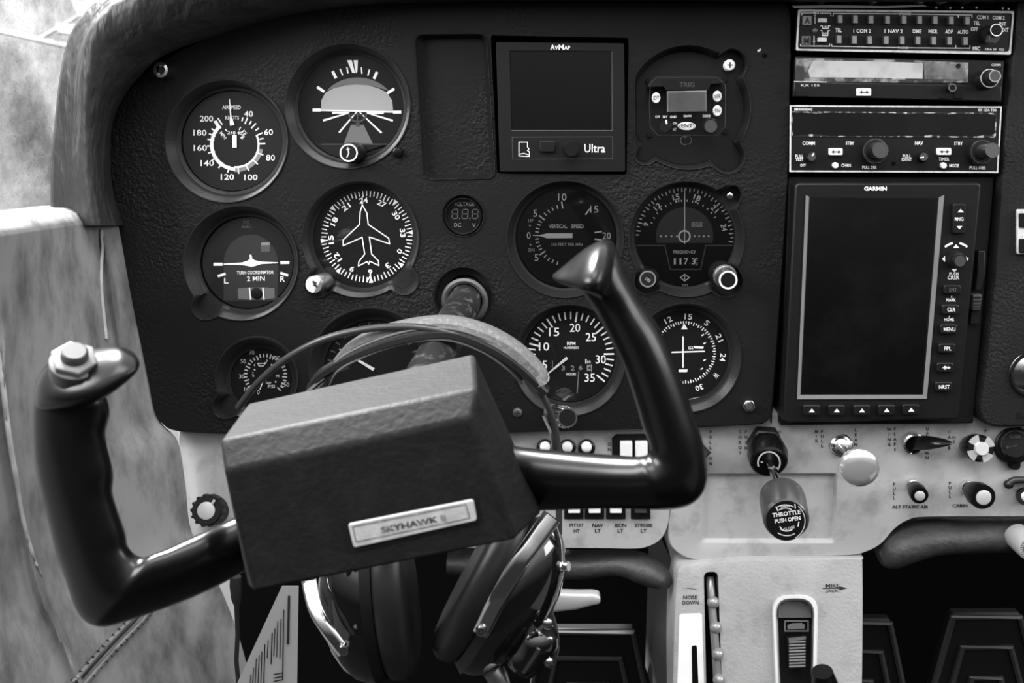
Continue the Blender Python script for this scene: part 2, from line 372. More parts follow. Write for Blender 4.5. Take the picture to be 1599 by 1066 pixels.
# ================================================================ glareshield
G = [((96, 352), (146, 352), (193, 352)), ((96, 300), (138, 300), (180, 312)), ((97, 255), (134, 250), (173, 264)), ((103, 190), (132, 190), (175, 197)), ((110, 130), (132, 125), (193, 152)),
     ((117, 90), (137, 75), (221, 116)), ((127, 55), (147, 48), (259, 85)), ((145, 25), (172, 20), (330, 58)), ((175, -5), (208, -4), (400, 36)), ((240, -40), (275, -30), (480, 18)),
     ((340, -75), (370, -50), (560, 8)), ((500, -110), (500, -75), (645, 4)), ((800, -130), (800, -85), (800, 2)), ((1000, -130), (1000, -85), (1000, 2)), ((1245, -130), (1245, -85), (1232, 3)),
     ((1420, -130), (1420, -90), (1420, 3)), ((1760, -130), (1760, -90), (1760, 3))]
secs = []
for q in spline([a+b+c for a, b, c in G], 5):
    o_, c_, i_ = q[0:2], q[2:4], q[4:6]
    A = P(*o_, .02); B = P(o_[0]+(c_[0]-o_[0])*.35, o_[1]+(c_[1]-o_[1])*.35, -.034); Cc = P(*c_, -.055)
    D = P(c_[0]+(i_[0]-c_[0])*.5, c_[1]+(i_[1]-c_[1])*.5, -.046); E = P(c_[0]+(i_[0]-c_[0])*.88, c_[1]+(i_[1]-c_[1])*.88, -.026); I = P(*i_, -.006)
    J = P(i_[0]-(i_[0]-c_[0])*.12, i_[1]-(i_[1]-c_[1])*.12, .012)
    A2 = Vector((A.x, .63, A.z+.03)) if q[0] > 320 else Vector((A.x, .30, A.z+.03))
    secs.append([Vector(z) for z in spline([tuple(x) for x in (A2, A, B, Cc, D, E, I, J)], 4)])
m = MB(); m.loft(secs, closed=False, caps=False)
o = m.build('glareshield', 'pad', weld=True, ang=70); tag(o, 'black wrinkled leather glareshield pad curving round the top left of the instrument panel', 'glareshield')

# ================================================================ instrument panel
def star(cx, cy, r, lobes, n=128):
    """outline of a round hole with round lobes, as seen from its centre"""
    o_ = []
    for i in range(n):
        a = 2*PI*i/n; ux, uy = math.cos(a), math.sin(a); R = r
        for lx, ly, lr in lobes:
            dx, dy = lx-cx, ly-cy; b_ = dx*ux+dy*uy; c_ = dx*dx+dy*dy-lr*lr; h = b_*b_-c_
            if h > 0 and b_ > 0: R = max(R, b_+math.sqrt(h))
        o_.append((cx+R*ux, cy+R*uy))
    return o_
HOLES = dict(  # outer centre+radius on the panel face, lobes, inner centre+radius on the recess floor, inner lobes, floor hole radius
 airspeed=((354, 220, 97), [], (362, 220, 84), [], 79),
 attitude=((543, 165, 99), [], (548, 167, 86), [], 82),
 turn=((376, 410, 91), [(323, 476, 24)], (386, 410, 78), [(328, 477, 17)], 73),
 heading=((563, 373, 92), [(631, 437, 24), (497, 443, 22)], (567, 371, 83), [(630, 434, 17), (500, 443, 18)], 78),
 vsi=((882, 373, 92), [], (884, 371, 83), [], 79),
 nav=((1072, 373, 91), [(1140, 305, 19), (1010, 438, 22), (1133, 438, 27)], (1069, 370, 82), [(1140, 306, 14), (1012, 438, 17), (1132, 437, 22)], 77),
 oil=((401, 590, 66), [(353, 632, 22)], (408, 592, 54), [(360, 634, 15)], 48),
 hidden=((578, 575, 97), [], (584, 577, 84), [], 78),
 volt=((723, 336, 33), [], (724, 337, 29), [], 25),
 tach=((889, 562, 88), [], (889, 556, 78), [], 72),
 slope=((1072, 558, 86), [], (1068, 554, 76), [], 70),
 column=((723, 462, 46), [], (726, 461, 42), [], 32),
)
EDGE = spline([(1190, 660), (1120, 664), (1000, 668), (811, 673), (600, 675), (450, 675), (342, 675), (276, 671), (254, 660), (242, 641), (234, 600), (224, 550), (204, 450), (185, 345), (176, 280), (172, 235), (177, 190), (194, 153), (224, 119), (264, 90), (330, 58), (400, 36), (480, 18), (560, 8), (640, 4), (800, 3), (1000, 3), (1150, 4), (1218, 6), (1230, 14), (1234, 40), (1232, 150), (1229, 270), (1216, 480), (1205, 630), (1201, 650), (1190, 660)], 4)[:-1]
REC = rquad([(646, 53), (761, 52), (775, 279), (660, 281)], 16); RECI = rquad([(660, 62), (754, 61), (767, 272), (672, 273)], 8)
AVH = rquad([(766, 55), (982, 59), (978.5, 273), (776, 271)], 4)
TRO = [(max(x, 990), y) if True else 0 for x, y in star(1075, 167, 98, [(1141, 101, 26), (1136, 244, 28), (1008, 236, 22)])]
TRI = [(max(x, 993), y) for x, y in star(1072, 169, 88, [(1141, 101, 21), (1136, 245, 22), (1007, 240, 13)])]
loops = [EDGE, REC, AVH, TRO]
outl = {}
for k_, (o1, l1, i1, l2, fr) in HOLES.items():
    outl[k_] = (star(*o1, l1), star(*i1, l2)); loops.append(outl[k_][0])
v, f = fill_loops(loops, 0)
m = MB(); m.add(v, f)
lp = EDGE if area(EDGE) > 0 else EDGE[::-1]
edge_loft(m, lp, [(0, 0), (1.5, .0006), (3, .002), (3.8, .0045), (3.8, .0095)])
for h in (AVH,):
    edge_loft(m, h if area(h) > 0 else h[::-1], [(0, 0), (-.6, .0006), (-.8, .006)])
pan = m.build('instrument_panel', 'panel', weld=True, ang=30)
tag(pan, 'black grained leather-look flight instrument panel with rounded corners', 'instrument panel')
def cup(o_, i_, fr=None, ic=None, d=.010, lip=1.0):
    m = MB(); n = len(o_); A = [P(*q, 0) for q in o_]; B = [P(*q, d) for q in i_]; c = sum(A, Vector())/n
    def mixl(t, y): return [Vector((a.x+(b.x-a.x)*t, y, a.z+(b.z-a.z)*t)) for a, b in zip(A, B)]
    secs = [A, mixl(.06, -.0012), mixl(.18, -.0011), mixl(.38, .0018), mixl(.66, d*.52), mixl(.9, d*.9), mixl(1, d)]
    if fr: secs.append([P(ic[0]+(q[0]-ic[0])*fr/math.hypot(q[0]-ic[0], q[1]-ic[1]), ic[1]+(q[1]-ic[1])*fr/math.hypot(q[0]-ic[0], q[1]-ic[1]), d+.0004) for q in i_])
    m.loft(secs, caps=False)
    if not fr: m.add(secs[-1], [tuple(range(n))])
    return m.build('recess', 'cup' if fr else 'panel', pan, ang=50)
for k_, (o1, l1, i1, l2, fr) in HOLES.items(): cup(*outl[k_], fr, i1[:2], d=.004 if k_ == 'volt' else .010)
cup(REC, RECI, d=.007)
cup(TRO, TRI, 76, (1072, 169), d=.010)
# black backing behind the openings
m = MB(); m.add(*fill_loops([[(230, 60), (600, 20), (1225, 12), (1196, 650), (280, 655), (200, 300)]], .034)); m.build('backing', 'void', pan)

# ================================================================ lower panels
LP = .012
sw = spline([(282, 662), (500, 664), (800, 664), (1044, 664), (1046, 700), (1045, 790), (1041, 822), (1030, 842), (1010, 853), (985, 856), (900, 855), (600, 855), (400, 855), (318, 855), (300, 832), (292, 775), (280, 700), (282, 662)], 5)[:-1]
m = MB(); m.add(*fill_loops([sw], LP)); edge_loft(m, sw if area(sw) > 0 else sw[::-1], [(0, LP), (1.2, LP+.0006), (2, LP+.003), (2, LP+.014)])
sp = m.build('switch_panel', 'light', weld=True); tag(sp, 'pale cream lower panel with rocker switches behind and left of the throttle panel', 'switch panel')
th = spline([(1049, 650), (1200, 648), (1400, 648), (1700, 648), (1705, 720), (1705, 800), (1600, 805), (1450, 806), (1418, 811), (1396, 825), (1375, 848), (1350, 861), (1320, 866), (1200, 869), (1110, 873), (1078, 871), (1058, 861), (1047, 845), (1046, 815), (1050, 790), (1052, 720), (1049, 650)], 5)[:-1]
po = rquad([(1098, 738), (1308, 738), (1304, 848), (1092, 848)], 7); pi_ = rquad([(1106, 741), (1302, 741), (1298, 840), (1100, 840)], 4)
m = MB(); m.add(*fill_loops([th, po], LP)); edge_loft(m, th if area(th) > 0 else th[::-1], [(0, LP), (1.6, LP+.0008), (3, LP+.004), (3, LP+.02)])
A = [P(*q, LP) for q in po]; B = [P(*q, LP+.004) for q in pi_]
m.loft([A, [(a*.5+b*.5)+Vector((0, -.0008, 0)) for a, b in zip(A, B)], B], caps=False); m.add(B, [tuple(range(len(B)))])
tp = m.build('engine_panel', 'light', weld=True); tag(tp, 'pale cream throttle panel carrying engine and cabin controls below the radios', 'control panel')
# printed legends are part of the panels
for s_, x, y0, y1 in (('PULL ON', 92, 105, 258), ('THROT', 233, 105, 206), ('PUSH', 262, 105, 182), ('OPEN', 423, 105, 180), ('MIX', 600, 104, 148), ('PULL', 628, 104, 172), ('LEAN', 790, 96, 166), ('WING', 950, 92, 166), ('FLAPS', 978, 90, 190), ('UP', 1135, 90, 115), ('DOWN', 1133, 160, 230), ('CARB', 1240, 105, 182), ('HT', 1262, 132, 154), ('P', 1415, 102, 103), ('PULL', 975, 357, 422), ('PULL', 1243, 352, 415)):
    MB(LP-.0003, (1080, 640, 3.081)).vtext(s_, x, y0, 15.5, (y1-y0)/max(1, len(s_)-1)).build('legend', 'ink', tp)
for s_, x, y, ww in (('ALT STATIC AIR', 1052, 466, 176), ('CABIN', 1291, 460, 72)): MB(LP-.0003, (1080, 640, 3.081)).text(s_, x, y, 16, ww, bold=.03).build('legend', 'ink', tp)
for s_, x, y, ww in (('PITOT', 428, 710, 80), ('HT', 428, 741, 33), ('NAV', 545, 711, 60), ('LT', 545, 741, 32), ('BCN', 672, 710, 64), ('LT', 671, 740, 32), ('STROBE', 800, 710, 98), ('LT', 800, 741, 32)): MB(LP-.0003, (780, 620, 3.5525)).text(s_, x, y, 21, ww, bold=.025).build('legend', 'ink', sp)
MB(LP-.0003, (780, 620, 3.5525)).vtext('ON', 610, 262, 20, 27).build('legend', 'ink', sp)
# rolled black pads under the panels
def roll(name, path, rad, label):
    m = MB(); pts = [(P(x, y, d), r) for x, y, d, r in spline([a+(r,) for a, r in zip(path, rad)], 6)]
    secs = []
    for i, (c, r) in enumerate(pts):
        t = (pts[min(i+1, len(pts)-1)][0]-pts[max(i-1, 0)][0]).normalized(); u = t.cross(Vector((0, 1, 0))).normalized()
        secs.append([c+u*(r*math.cos(2*PI*k/16))+Vector((0, 1, 0))*(r*1.5*math.sin(2*PI*k/16)) for k in range(16)])
    m.loft(secs); return tag(m.build(name, 'pad2'), label, 'trim pad')
roll('padded_edge', [(700, 876, .035), (820, 880, .035), (900, 881, .035), (960, 878, .03), (1000, 886, .025), (1030, 900, .02), (1044, 912, .02)], [.010, .0115, .0115, .010, .012, .010, .004], 'black rolled leather edge under the switch panel')
roll('padded_edge', [(1372, 868, .02), (1385, 862, .022), (1410, 846, .025), (1450, 836, .028), (1500, 834, .03), (1600, 833, .03), (1760, 832, .03)], [.007, .013, .016, .0155, .0145, .014, .014], 'black rolled leather edge under the right part of the throttle panel')
# ================================================================ round instruments
FD = .0125
def gauge(name, label, cx, cy, rb, rf, mtl='face', group=None, glass=True, front=.0065):
    t = T(name, label, 'gauge', P(cx, cy, .012), group)
    m = MB(); m.cap = False; m.lathe(cx, cy, [(rb, .0125), (rb, front+.002), (rb-1, front+.0004), (rb-2.5, front), (rb-4, front+.0006), (rf+.5, front+.003), (rf, FD)], 72)
    m.build('bezel', 'gloss', t, ang=50)
    MB(FD).disc(cx, cy, rf+.6, 64).build('dial', mtl, t)
    if glass: MB(front+.0032).disc(cx, cy, rf+.7, 64).build('glass', 'glass', t)
    return t
def marks(y=.0122, tf=(0, 0, 1)): return MB(y, tf)
Z1 = (0, 0, 3.331); Z2 = (440, 40, 4.264); Z3 = (280, 280, 2.96); Z4 = (660, 270, 4.265); Z5 = (780, 270, 2.7326)
# ---- airspeed
t = gauge('airspeed_indicator', 'round airspeed gauge with a white speed arc, top left of the panel', 363, 220, 82, 77)
m = marks(tf=Z1)
for s_, x, y in (('40', 1293, 592), ('60', 1397, 687), ('80', 1407, 820), ('100', 1305, 922), ('120', 1183, 920), ('140', 1078, 848), ('160', 1042, 769), ('180', 1040, 690), ('200', 1074, 617)): m.text(s_, x, y, 31, len(s_)*23)
m.text('AIRSPEED', 1204, 558, 20, 97); m.text('KNOTS', 1208, 612, 19, 70); m.text('240', 1204, 690, 17, 42, 3); m.text('40', 1246, 692, 17, 26, 10); m.text('MPH', 1160, 704, 17, 42, 52); m.text('MPH', 1268, 704, 17, 42, -52)
for a in (67, 47, 24, 2, -21, -42, -64, -85, -107, -127, -147, -163, -177, 169, 158, 147, 133): m.tick(1228, 752, 116, 152, a, 7)
for a in (76, 57, 36, 13): m.tick(1228, 752, 125, 146, a, 7)
m.line(1133, 614, 1156, 648, 7); m.line(1172, 672, 1180, 682, 6); m.line(1244, 676, 1252, 660, 6); m.line(1256, 690, 1272, 676, 6)
m.ring(1228, 752, 118, 136, 130, 268); m.ring(1228, 752, 112, 122, -95, 25); m.poly([(1110, 630), (1128, 626), (1146, 660), (1128, 662)])
m.build('marking', 'white', t)
m = marks(.0123, Z1); m.ring(1228, 752, 122, 142, -95, -10); m.build('speed_arc', 'grey', t)
m = marks(.0112, Z1); m.line(1193, 515, 1201, 615, 5, 8); m.line(1201, 615, 1208, 652, 14, 24); m.rect(1220, 735, 22, 66); m.build('needle', 'white', t)
# ---- attitude
t = gauge('attitude_indicator', 'round artificial horizon gauge with a grey sky dome and white horizon line', 548, 167, 85, 81, 'face3')
m = marks(.0124, Z2); m.poly([(285, 440)]+[(505+255*math.cos(a), 560-215*math.sin(a)) for a in [PI*.83-PI*.66*i/24 for i in range(25)]]+[(700, 430), (600, 400), (500, 392), (390, 400)]); m.poly([(460, 660), (545, 660), (605, 784), (413, 784)]); m.build('dial_field', 'mid', t)
m = marks(.0123, Z2); m.poly([(262, 566), (262, 500), (290, 446), (350, 415), (420, 398), (500, 392), (580, 398), (645, 417), (700, 446), (736, 500), (742, 572)]); m.build('sky_dome', 'sky', t)
m = marks(.0121, Z2)
m.line(205, 562, 795, 576, 10); m.rect(232, 562, 54, 20); m.rect(768, 576, 54, 20); m.rect(392, 581, 114, 12); m.rect(622, 582, 114, 12)
m.line(450, 580, 275, 632, 8, 13); m.line(565, 580, 740, 633, 8, 13); m.line(498, 575, 382, 712, 7, 12); m.line(518, 576, 664, 714, 7, 12)
for x0, y0, x1, y1, ww in ((338, 303, 361, 350, 19), (388, 287, 405, 330, 9), (433, 275, 441, 318, 9), (530, 278, 534, 320, 9), (584, 292, 573, 332, 9), (634, 308, 613, 354, 19), (235, 408, 282, 440, 18), (749, 420, 703, 450, 18)): m.line(x0, y0, x1, y1, ww)
m.poly([(434, 230), (466, 230), (488, 315), (470, 315)]); m.poly([(478, 230), (507, 230), (503, 305), (494, 318), (488, 290)])
m.build('marking', 'white', t)
m = marks(.0119, Z2); m.ring(505, 582, 52, 64, 180, 360); m.line(505, 575, 505, 635, 8); m.line(460, 592, 550, 592, 8); m.rect(505, 658, 26, 20); m.build('aircraft_symbol', 'dgrey', t)
m = marks(.0105, Z2); m.poly([(262, 790)]+[(460+8+345*math.cos(a), 540+345*math.sin(a)) for a in [PI*.76-PI*.52*i/20 for i in range(21)]]+[(744, 790)]); m.build('cover_plate', 'black', t)
m = marks(.0104, Z2); m.line(262, 789, 740, 789, 3); m.build('cover_edge', 'mid', t)
def knob(parent, base, tip, yb, yt, rb, rt, name='knob', ring='chrome', capm='black', bodym='black', ringw=.18, flutes=0, n=36, skirt=None, both=None):
    """a turned knob: body (optionally fluted), a bright ring and a cap disc at the front"""
    m = MB(); m.cap = True; m.lathe(tip[0], tip[1], [(rt*.93, yt), (rt, yt+.0012), (rt, yt+(yb-yt)*.6), (rb, yb)], n, tip=base)
    if flutes:
        c0 = P(*tip, yt); c1 = P(*base, yb); ax = (c1-c0).normalized(); k = K(*tip, yt)
        u = Vector((1, 0, 0)); u = (u-ax*u.dot(ax)).normalized(); v_ = ax.cross(u)
        for i in range(flutes):
            a = 2*PI*i/flutes; d = u*math.cos(a)+v_*math.sin(a); r_ = PI*rt*k/flutes*.55
            m.tube([c0+d*rt*k*.99+ax*.001, c0+d*rt*k*.99+ax*(c1-c0).length*.55], r_, 6)
    kb = m.build(name, bodym, parent)
    if ring:
        m = MB(); ax_ = (P(*tip, yt)-P(*base, yb)).normalized(); m.plane = (P(*tip, yt)+ax_*.0004, ax_); m.ring(tip[0], tip[1], rt*(1-ringw), rt*.97, n=40); m.build('knob_ring', ring, kb)
    if capm:
        m = MB(); ax_ = (P(*tip, yt)-P(*base, yb)).normalized(); m.plane = (P(*tip, yt)+ax_*.0003, ax_); m.disc(tip[0], tip[1], rt*(1-ringw), 32); m.build('knob_cap', capm, kb)
    return kb
kb = knob(t, (556, 238), (544.5, 238.5), .009, -.012, 16, 14.5, 'setting_knob', ring='white', capm='blackm', flutes=26)
m = MB(-.0124, Z2); m.line(438, 810, 446, 850, 8); m.line(446, 850, 432, 880, 7); m.line(430, 825, 452, 822, 6); m.build('knob_mark', 'cream', kb)
# ---- turn coordinator
t = gauge('turn_coordinator', 'round turn coordinator gauge with a white winged symbol and a ball tube', 387, 410, 75, 70, 'face')
m = marks(.0124, Z3); m.poly([(205, 560), (205, 400)]+[(330+125*math.cos(a), 385-130*math.sin(a)) for a in [PI-PI*i/24 for i in range(25)]]+[(455, 420), (455, 560)]); m.build('dial_field', mat('dial_field_grey', .015, .55), t)
m = marks(.0122, Z3)
m.rect(179, 392, 42, 14); m.rect(488, 384, 42, 14); m.line(178, 447, 214, 436, 12); m.line(467, 432, 503, 444, 12)
m.text('L', 217, 468, 26, 20); m.text('R', 477, 460, 26, 22); m.text('TURN COORDINATOR', 351, 430, 16, 170, -1); m.text('2 MIN', 354, 458, 22, 82, -1)
m.build('marking', 'white', t)
m = marks(.0122, Z3); m.text('DC', 310, 197, 14, 28); m.text('ELEC', 312, 217, 15, 46); m.build('small_marking', 'dim', t)
m = marks(.0118, Z3); m.poly([(205, 389), (290, 384), (312, 376), (352, 374), (378, 380), (456, 383), (456, 387), (380, 391), (352, 400), (334, 405), (316, 400), (290, 396), (205, 394)]); m.y -= .0001; m.disc(333, 384, 18); m.poly([(324, 348), (333, 348), (339, 370), (326, 370)]); m.build('aircraft_symbol', 'white', t)
m = marks(.0121, Z3); m.rect(398, 312, 42, 44); m.build('warning_flag', 'dim', t)
m = marks(.0119, Z3); m.poly([(380, 292), (418, 290), (418, 304), (378, 304)]); m.build('flag_edge', 'grey', t)
m = marks(.0120, Z3); m.poly([(270, 504), (310, 500), (355, 499), (400, 499), (440, 502), (442, 548), (400, 554), (355, 556), (310, 555), (272, 552)]); ib = m.build('ball_tube', 'mid', t)
m = marks(.0117, Z3); m.line(324, 500, 330, 556, 6); m.line(386, 500, 392, 556, 6); m.build('tube_line', 'white', ib)
m = marks(.0118, Z3); m.ball(m.p(357, 527), 28/2.96*.0005, 16, (1, .3, 1)); m.build('slip_ball', 'blackm', ib)
# ---- heading
t = gauge('heading_indicator', 'round heading gauge with a white aircraft outline on a compass card', 567, 371, 81, 77, 'face3')
m = marks(tf=Z3)
for i in range(72): m.tick(867, 264, 188 if i % 2 else 182, 211, 95.4-5*i, 5)
for i, s_ in enumerate(('24', '27', '30', '33', '0', '3', '6', '9', '12', '15', '18', '21')):
    a = math.radians(95.4-30*i); m.text(s_, 867+166*math.cos(a), 263-166*math.sin(a), 25, 20*len(s_), -(math.degrees(a)-90), bold=.02)
for a in (50.4, 140.4, 230.4, 320.4, 275.4, 185.4, 5.4):
    a = math.radians(a); c_, q_ = math.cos(a), math.sin(a); m.poly([(867+214*c_+11*q_, 264-214*q_+11*c_), (867+214*c_-11*q_, 264-214*q_-11*c_), (867+186*c_, 264-186*q_)])
m.pline([(846, 118), (836, 150), (833, 208), (757, 280), (757, 306), (845, 268), (857, 345), (830, 380), (828, 400), (868, 380), (875, 392), (880, 378), (922, 398), (920, 376), (889, 345), (878, 266), (972, 298), (968, 272), (873, 208), (867, 156)], 5, True)
m.line(866, 475, 885, 440, 5); m.poly([(878, 478), (893, 478), (886, 446)]); m.line(845, 80, 845, 118, 5)
m.build('marking', 'white', t)
kb = knob(t, (508, 439), (490, 444), .009, -.018, 14, 14, 'heading_knob', ring=None, capm=None, bodym='steel', flutes=0)
MB(-.0183).disc(490, 444, 13).build('knob_cap', 'cream', kb); m = MB(-.0186, Z3); m.line(618, 470, 636, 498, 9); m.line(632, 474, 622, 492, 8); m.build('knob_mark', 'ink', kb)
# ---- vertical speed
t = gauge('vertical_speed_indicator', 'round vertical speed gauge with a broad white needle pointing left at zero', 884, 371, 81, 75, 'face')
m = marks(tf=Z4)
for s_, x, y, h in (('10', 930, 160, 50), ('15', 1143, 242, 46), ('5', 750, 268, 48), ('0', 706, 416, 46), ('5', 758, 563, 48), ('20', 1225, 418, 46)): m.text(s_, x, y, h, 30*len(s_)-4, bold=.004)
m.text('VERTICAL', 902, 355, 25, 122); m.text('SPEED', 1032, 355, 25, 84)
for x0, y0, x1, y1 in ((925, 190, 933, 237), (1112, 240, 1084, 278), (1145, 397, 1193, 390), (1145, 440, 1193, 446), (775, 283, 813, 313), (817, 520, 780, 545)): m.line(x0, y0, x1, y1, 9)
for a in (173, 166, 158, 151): m.tick(950, 416, 178, 202, a, 7); m.tick(950, 416, 178, 202, -a, 7)
for a in (134, 125, 116, 106): m.tick(950, 412, 180, 204, a, 7); m.tick(950, 416, 180, 204, -a, 7)
m.build('marking', 'white', t)
m = marks(tf=Z4); m.text('100 FEET PER MIN', 962, 476, 19, 205); m.text('UP', 720, 318, 22, 34); m.text('DN', 725, 513, 24, 38); m.poly([(714, 341), (722, 354), (706, 354)]); m.poly([(710, 474), (726, 474), (718, 487)]); m.build('small_marking', 'cream', t)
m = marks(.0112, Z4); m.poly([(734, 413), (780, 413), (830, 402), (998, 402), (998, 433), (830, 435), (780, 420), (734, 418)]); m.build('needle', 'white', t)
# ---- nav / course
t = gauge('course_indicator', 'round course deviation gauge with a frequency readout and two knobs', 1069, 369, 80, 77, 'face3')
m = marks(.0124, Z5); m.poly([(790+122*math.cos(a), 268-122*math.sin(a)) for a in [PI*1.08-PI*1.16*i/40 for i in range(41)]]); m.build('dial_field', 'dgrey', t)
m = marks(tf=Z5)
for i in range(38):
    a = -9+5*i+2.4
    if -10 < a < 189: m.tick(790, 270, 196 if i % 2 else 189, 208, a, 5)
for s_, a, r_ in (('15', 102.4, 172), ('18', 72, 173), ('12', 132.5, 172), ('21', 42.5, 174), ('9', 163, 172), ('24', 12.6, 172)):
    ar = math.radians(a); m.text(s_, 790+(r_)*math.cos(ar), 270-(r_)*math.sin(ar), 24, 15*len(s_), 90-a)
m.text('33', 758, 118, 13, 20, -10); m.text('0', 838, 122, 13, 9, 14)
for a in range(32, 160, 9): m.tick(790, 270, 148, 156, a, 4)
m.line(790, 64, 790, 302, 4); m.ring(789, 270, 20, 27)
for i in range(4): m.disc(688+23*i, 270, 4, 10); m.disc(832+20*i, 270, 4, 10)
m.text('FREQUENCY', 790, 338, 16, 96)
m.pline([(790, 430), (770, 446), (790, 462), (812, 446)], 4, True); m.line(790, 434, 790, 458, 4); m.text('NARCO', 790, 465, 8, 42); m.text('TSO', 791, 480, 10, 26)
m.build('marking', 'white', t)
m = marks(.0118, Z5); m.poly([(588, 308), (704, 308), (728, 410), (858, 410), (880, 308), (1000, 308), (996, 345), (975, 400), (930, 452), (880, 480), (790, 490), (700, 476), (650, 452), (610, 400), (592, 345)]); cp = m.build('cover_plate', 'blackm', t)
m = marks(.0117, Z5); m.pline([(586, 309), (705, 309), (728, 411), (858, 411), (880, 309), (1002, 309)], 4); m.build('cover_edge', 'mid', t)
m = marks(.0116, Z5); m.text('FREQUENCY', 790, 338, 16, 96); m.pline([(790, 432), (772, 446), (790, 461), (810, 446)], 4, True); m.line(790, 436, 790, 457, 4); m.text('TSO', 791, 480, 10, 26)
for i, ch in enumerate('117.3'): m.text(ch, (748, 772, 796, 812, 828)[i], (377, 377, 377, 387, 377)[i], 26 if ch != '.' else 5, {'1': 8, '.': 5}.get(ch, 17), bold=.02)
m.pline([(836, 364), (843, 364), (843, 374)], 3); m.pline([(836, 392), (843, 392), (843, 382)], 3)
m.build('frequency_reading', 'white', t)
m = marks(.0121, Z5); m.rect(842, 219, 46, 22); fl = m.build('off_flag', 'sky', t); m = marks(.0119, Z5); m.text('OFF', 842, 219, 14, 30); m.build('flag_text', 'ink', fl)
kb = knob(t, (1015, 434), (1011.5, 435.5), .009, -.006, 15, 13.5, 'selector_knob', ring='steel', capm='blackm', ringw=.2); m = MB(0, Z5); ax_ = (P(1011.5, 435.5, -.006)-P(1015, 434, .009)).normalized(); m.plane = (P(1011.5, 435.5, -.006)+ax_*.0006, ax_); m.text('OBS', 633, 455, 13, 26, 35); m.build('knob_mark', 'grey', kb)
kb = knob(t, (1126, 427), (1132, 431), .010, -.006, 21, 19, 'course_knob', ring='steel', capm='black', ringw=.25, flutes=30); knob(kb if False else t, (1132, 431), (1137, 437), -.006, -.018, 17, 15, 'course_knob', ring='white', capm='blackm', ringw=.22, bodym='steel')
# ---- engine pressure
t = gauge('oil_gauge', 'small round oil pressure gauge half hidden by the yoke hub', 408, 592, 51, 47, 'face3')
m = marks(tf=Z3)
for i in range(29): m.tick(398, 905, 84 if i % 4 else 78, 100, 235-10*i, 6)
for i in range(9): m.tick(398, 905, 52, 60, 215-31*i, 6)
for s_, x, y in (('50', 295, 840), ('70', 335, 800), ('30', 288, 910), ('10', 312, 970), ('0', 365, 983), ('100', 448, 825), ('150', 490, 948)): m.text(s_, x, y, 20, 12*len(s_), bold=0)
for s_, x, y in (('4', 347, 858), ('6', 405, 835), ('2', 340, 897), ('8', 440, 880), ('10', 455, 908)): m.text(s_, x, y, 13, 8*len(s_), bold=0)
m.text('bar', 414, 938, 14, 28, bold=0); m.text('PSI', 425, 957, 16, 32)
m.pline([(362, 848), (368, 862), (390, 862), (396, 850), (404, 842)], 4); m.line(396, 850, 366, 850, 4); m.build('marking', 'cream', t)
m = marks(.0112, Z3); m.line(398, 905, 372, 972, 6, 3); m.disc(398, 905, 9); m.build('needle', 'white', t)
# ---- gauge behind the hub
t = gauge('altimeter', 'black gauge mostly hidden between the headset band and the yoke hub', 584, 577, 83, 78, 'face3')
m = marks(); [m.tick(584, 577, 66, 74, a, 2) for a in range(0, 360, 12)]; m.build('marking', 'dim', t); m = marks(.0112); m.line(584, 577, 530, 545, 5, 2); m.build('needle', 'cream', t)
# ---- voltmeter
t = T('voltage_display', 'tiny round digital voltage display between the gauge columns', 'voltmeter', P(723, 336, 0))
m = MB(); m.cap = False; m.lathe(724, 337, [(28.5, .005), (28.5, -.0002), (27.5, -.0008), (26, .0005), (26, .004)], 48); m.build('bezel', 'black', t)
MB(.0035).disc(724, 337, 27).build('dial', 'screen', t)
dt = mat('display_text', .13, .5)
for s_, x, y, ww in (('VOLTAGE', 275, 207, 137), ('DC', 233, 346, 46), ('V', 341, 348, 24)): MB(.0032, Z4).text(s_, x, y, 27, ww).build('marking', dt, t)
m = MB(.0032, Z4)
for i in range(3):
    x = 214+67*i
    for y in (243, 273, 303): m.rect(x+2-(y-273)*.06, y, 30, 7)
    for x_ in (-18, 20):
        for y in (258, 288): m.line(x+x_-(y-273)*.06+1, y-11, x+x_-(y-273)*.06-1, y+11, 7)
    if i < 2: m.disc(x+33, 303, 5, 10)
m.build('digits', mat('unlit_segments', .06, .5), t)
# ---- tachometer
t = gauge('tachometer', 'round RPM gauge with a slim white needle resting at zero', 889, 556, 75, 70, 'face3')
m = marks(tf=Z5)
kn = [(0, 219.5), (5, 201), (10, 165), (15, 124), (20, 82), (25, 40.5), (30, 1), (35, -38.5)]
for i in range(36):
    j = min(i//5, 6); a = kn[j][1]+(kn[j+1][1]-kn[j][1])*(i-5*j)/5; m.tick(305, 775, 140 if i % 5 == 0 else 152, 184, a, 6 if i % 5 else 7)
for s_, x, y in (('20', 322, 660), ('15', 233, 678), ('25', 390, 700), ('10', 190, 740), ('30', 432, 795), ('35', 385, 873), ('5', 193, 818), ('0', 203, 873)): m.text(s_, x, y, 36, 24*len(s_)-4, bold=.006)
m.text('RPM', 306, 727, 14, 36); m.text('HUNDREDS', 306, 745, 10, 64); m.text('HOURS', 306, 858, 11, 40); m.text('1', 369, 803, 20, 5); m.text('10', 382, 806, 12, 13)
m.build('marking', 'white', t)
m = marks(tf=Z5); m.text('3', 272, 832, 20, 15); m.text('2', 312, 832, 22, 16); m.text('6', 346, 830, 20, 16); m.line(226, 800, 226, 848, 3); m.line(392, 815, 392, 850, 2); m.line(338, 846, 331, 940, 3); hb = m.build('hour_counter', 'grey', t)
m = marks(.0121, Z5); m.rect(384, 831, 22, 26); m.build('counter_window', 'grey', t); m = marks(.0119, Z5); m.text('4', 384, 831, 19, 15); m.build('counter_digit', 'ink', t)
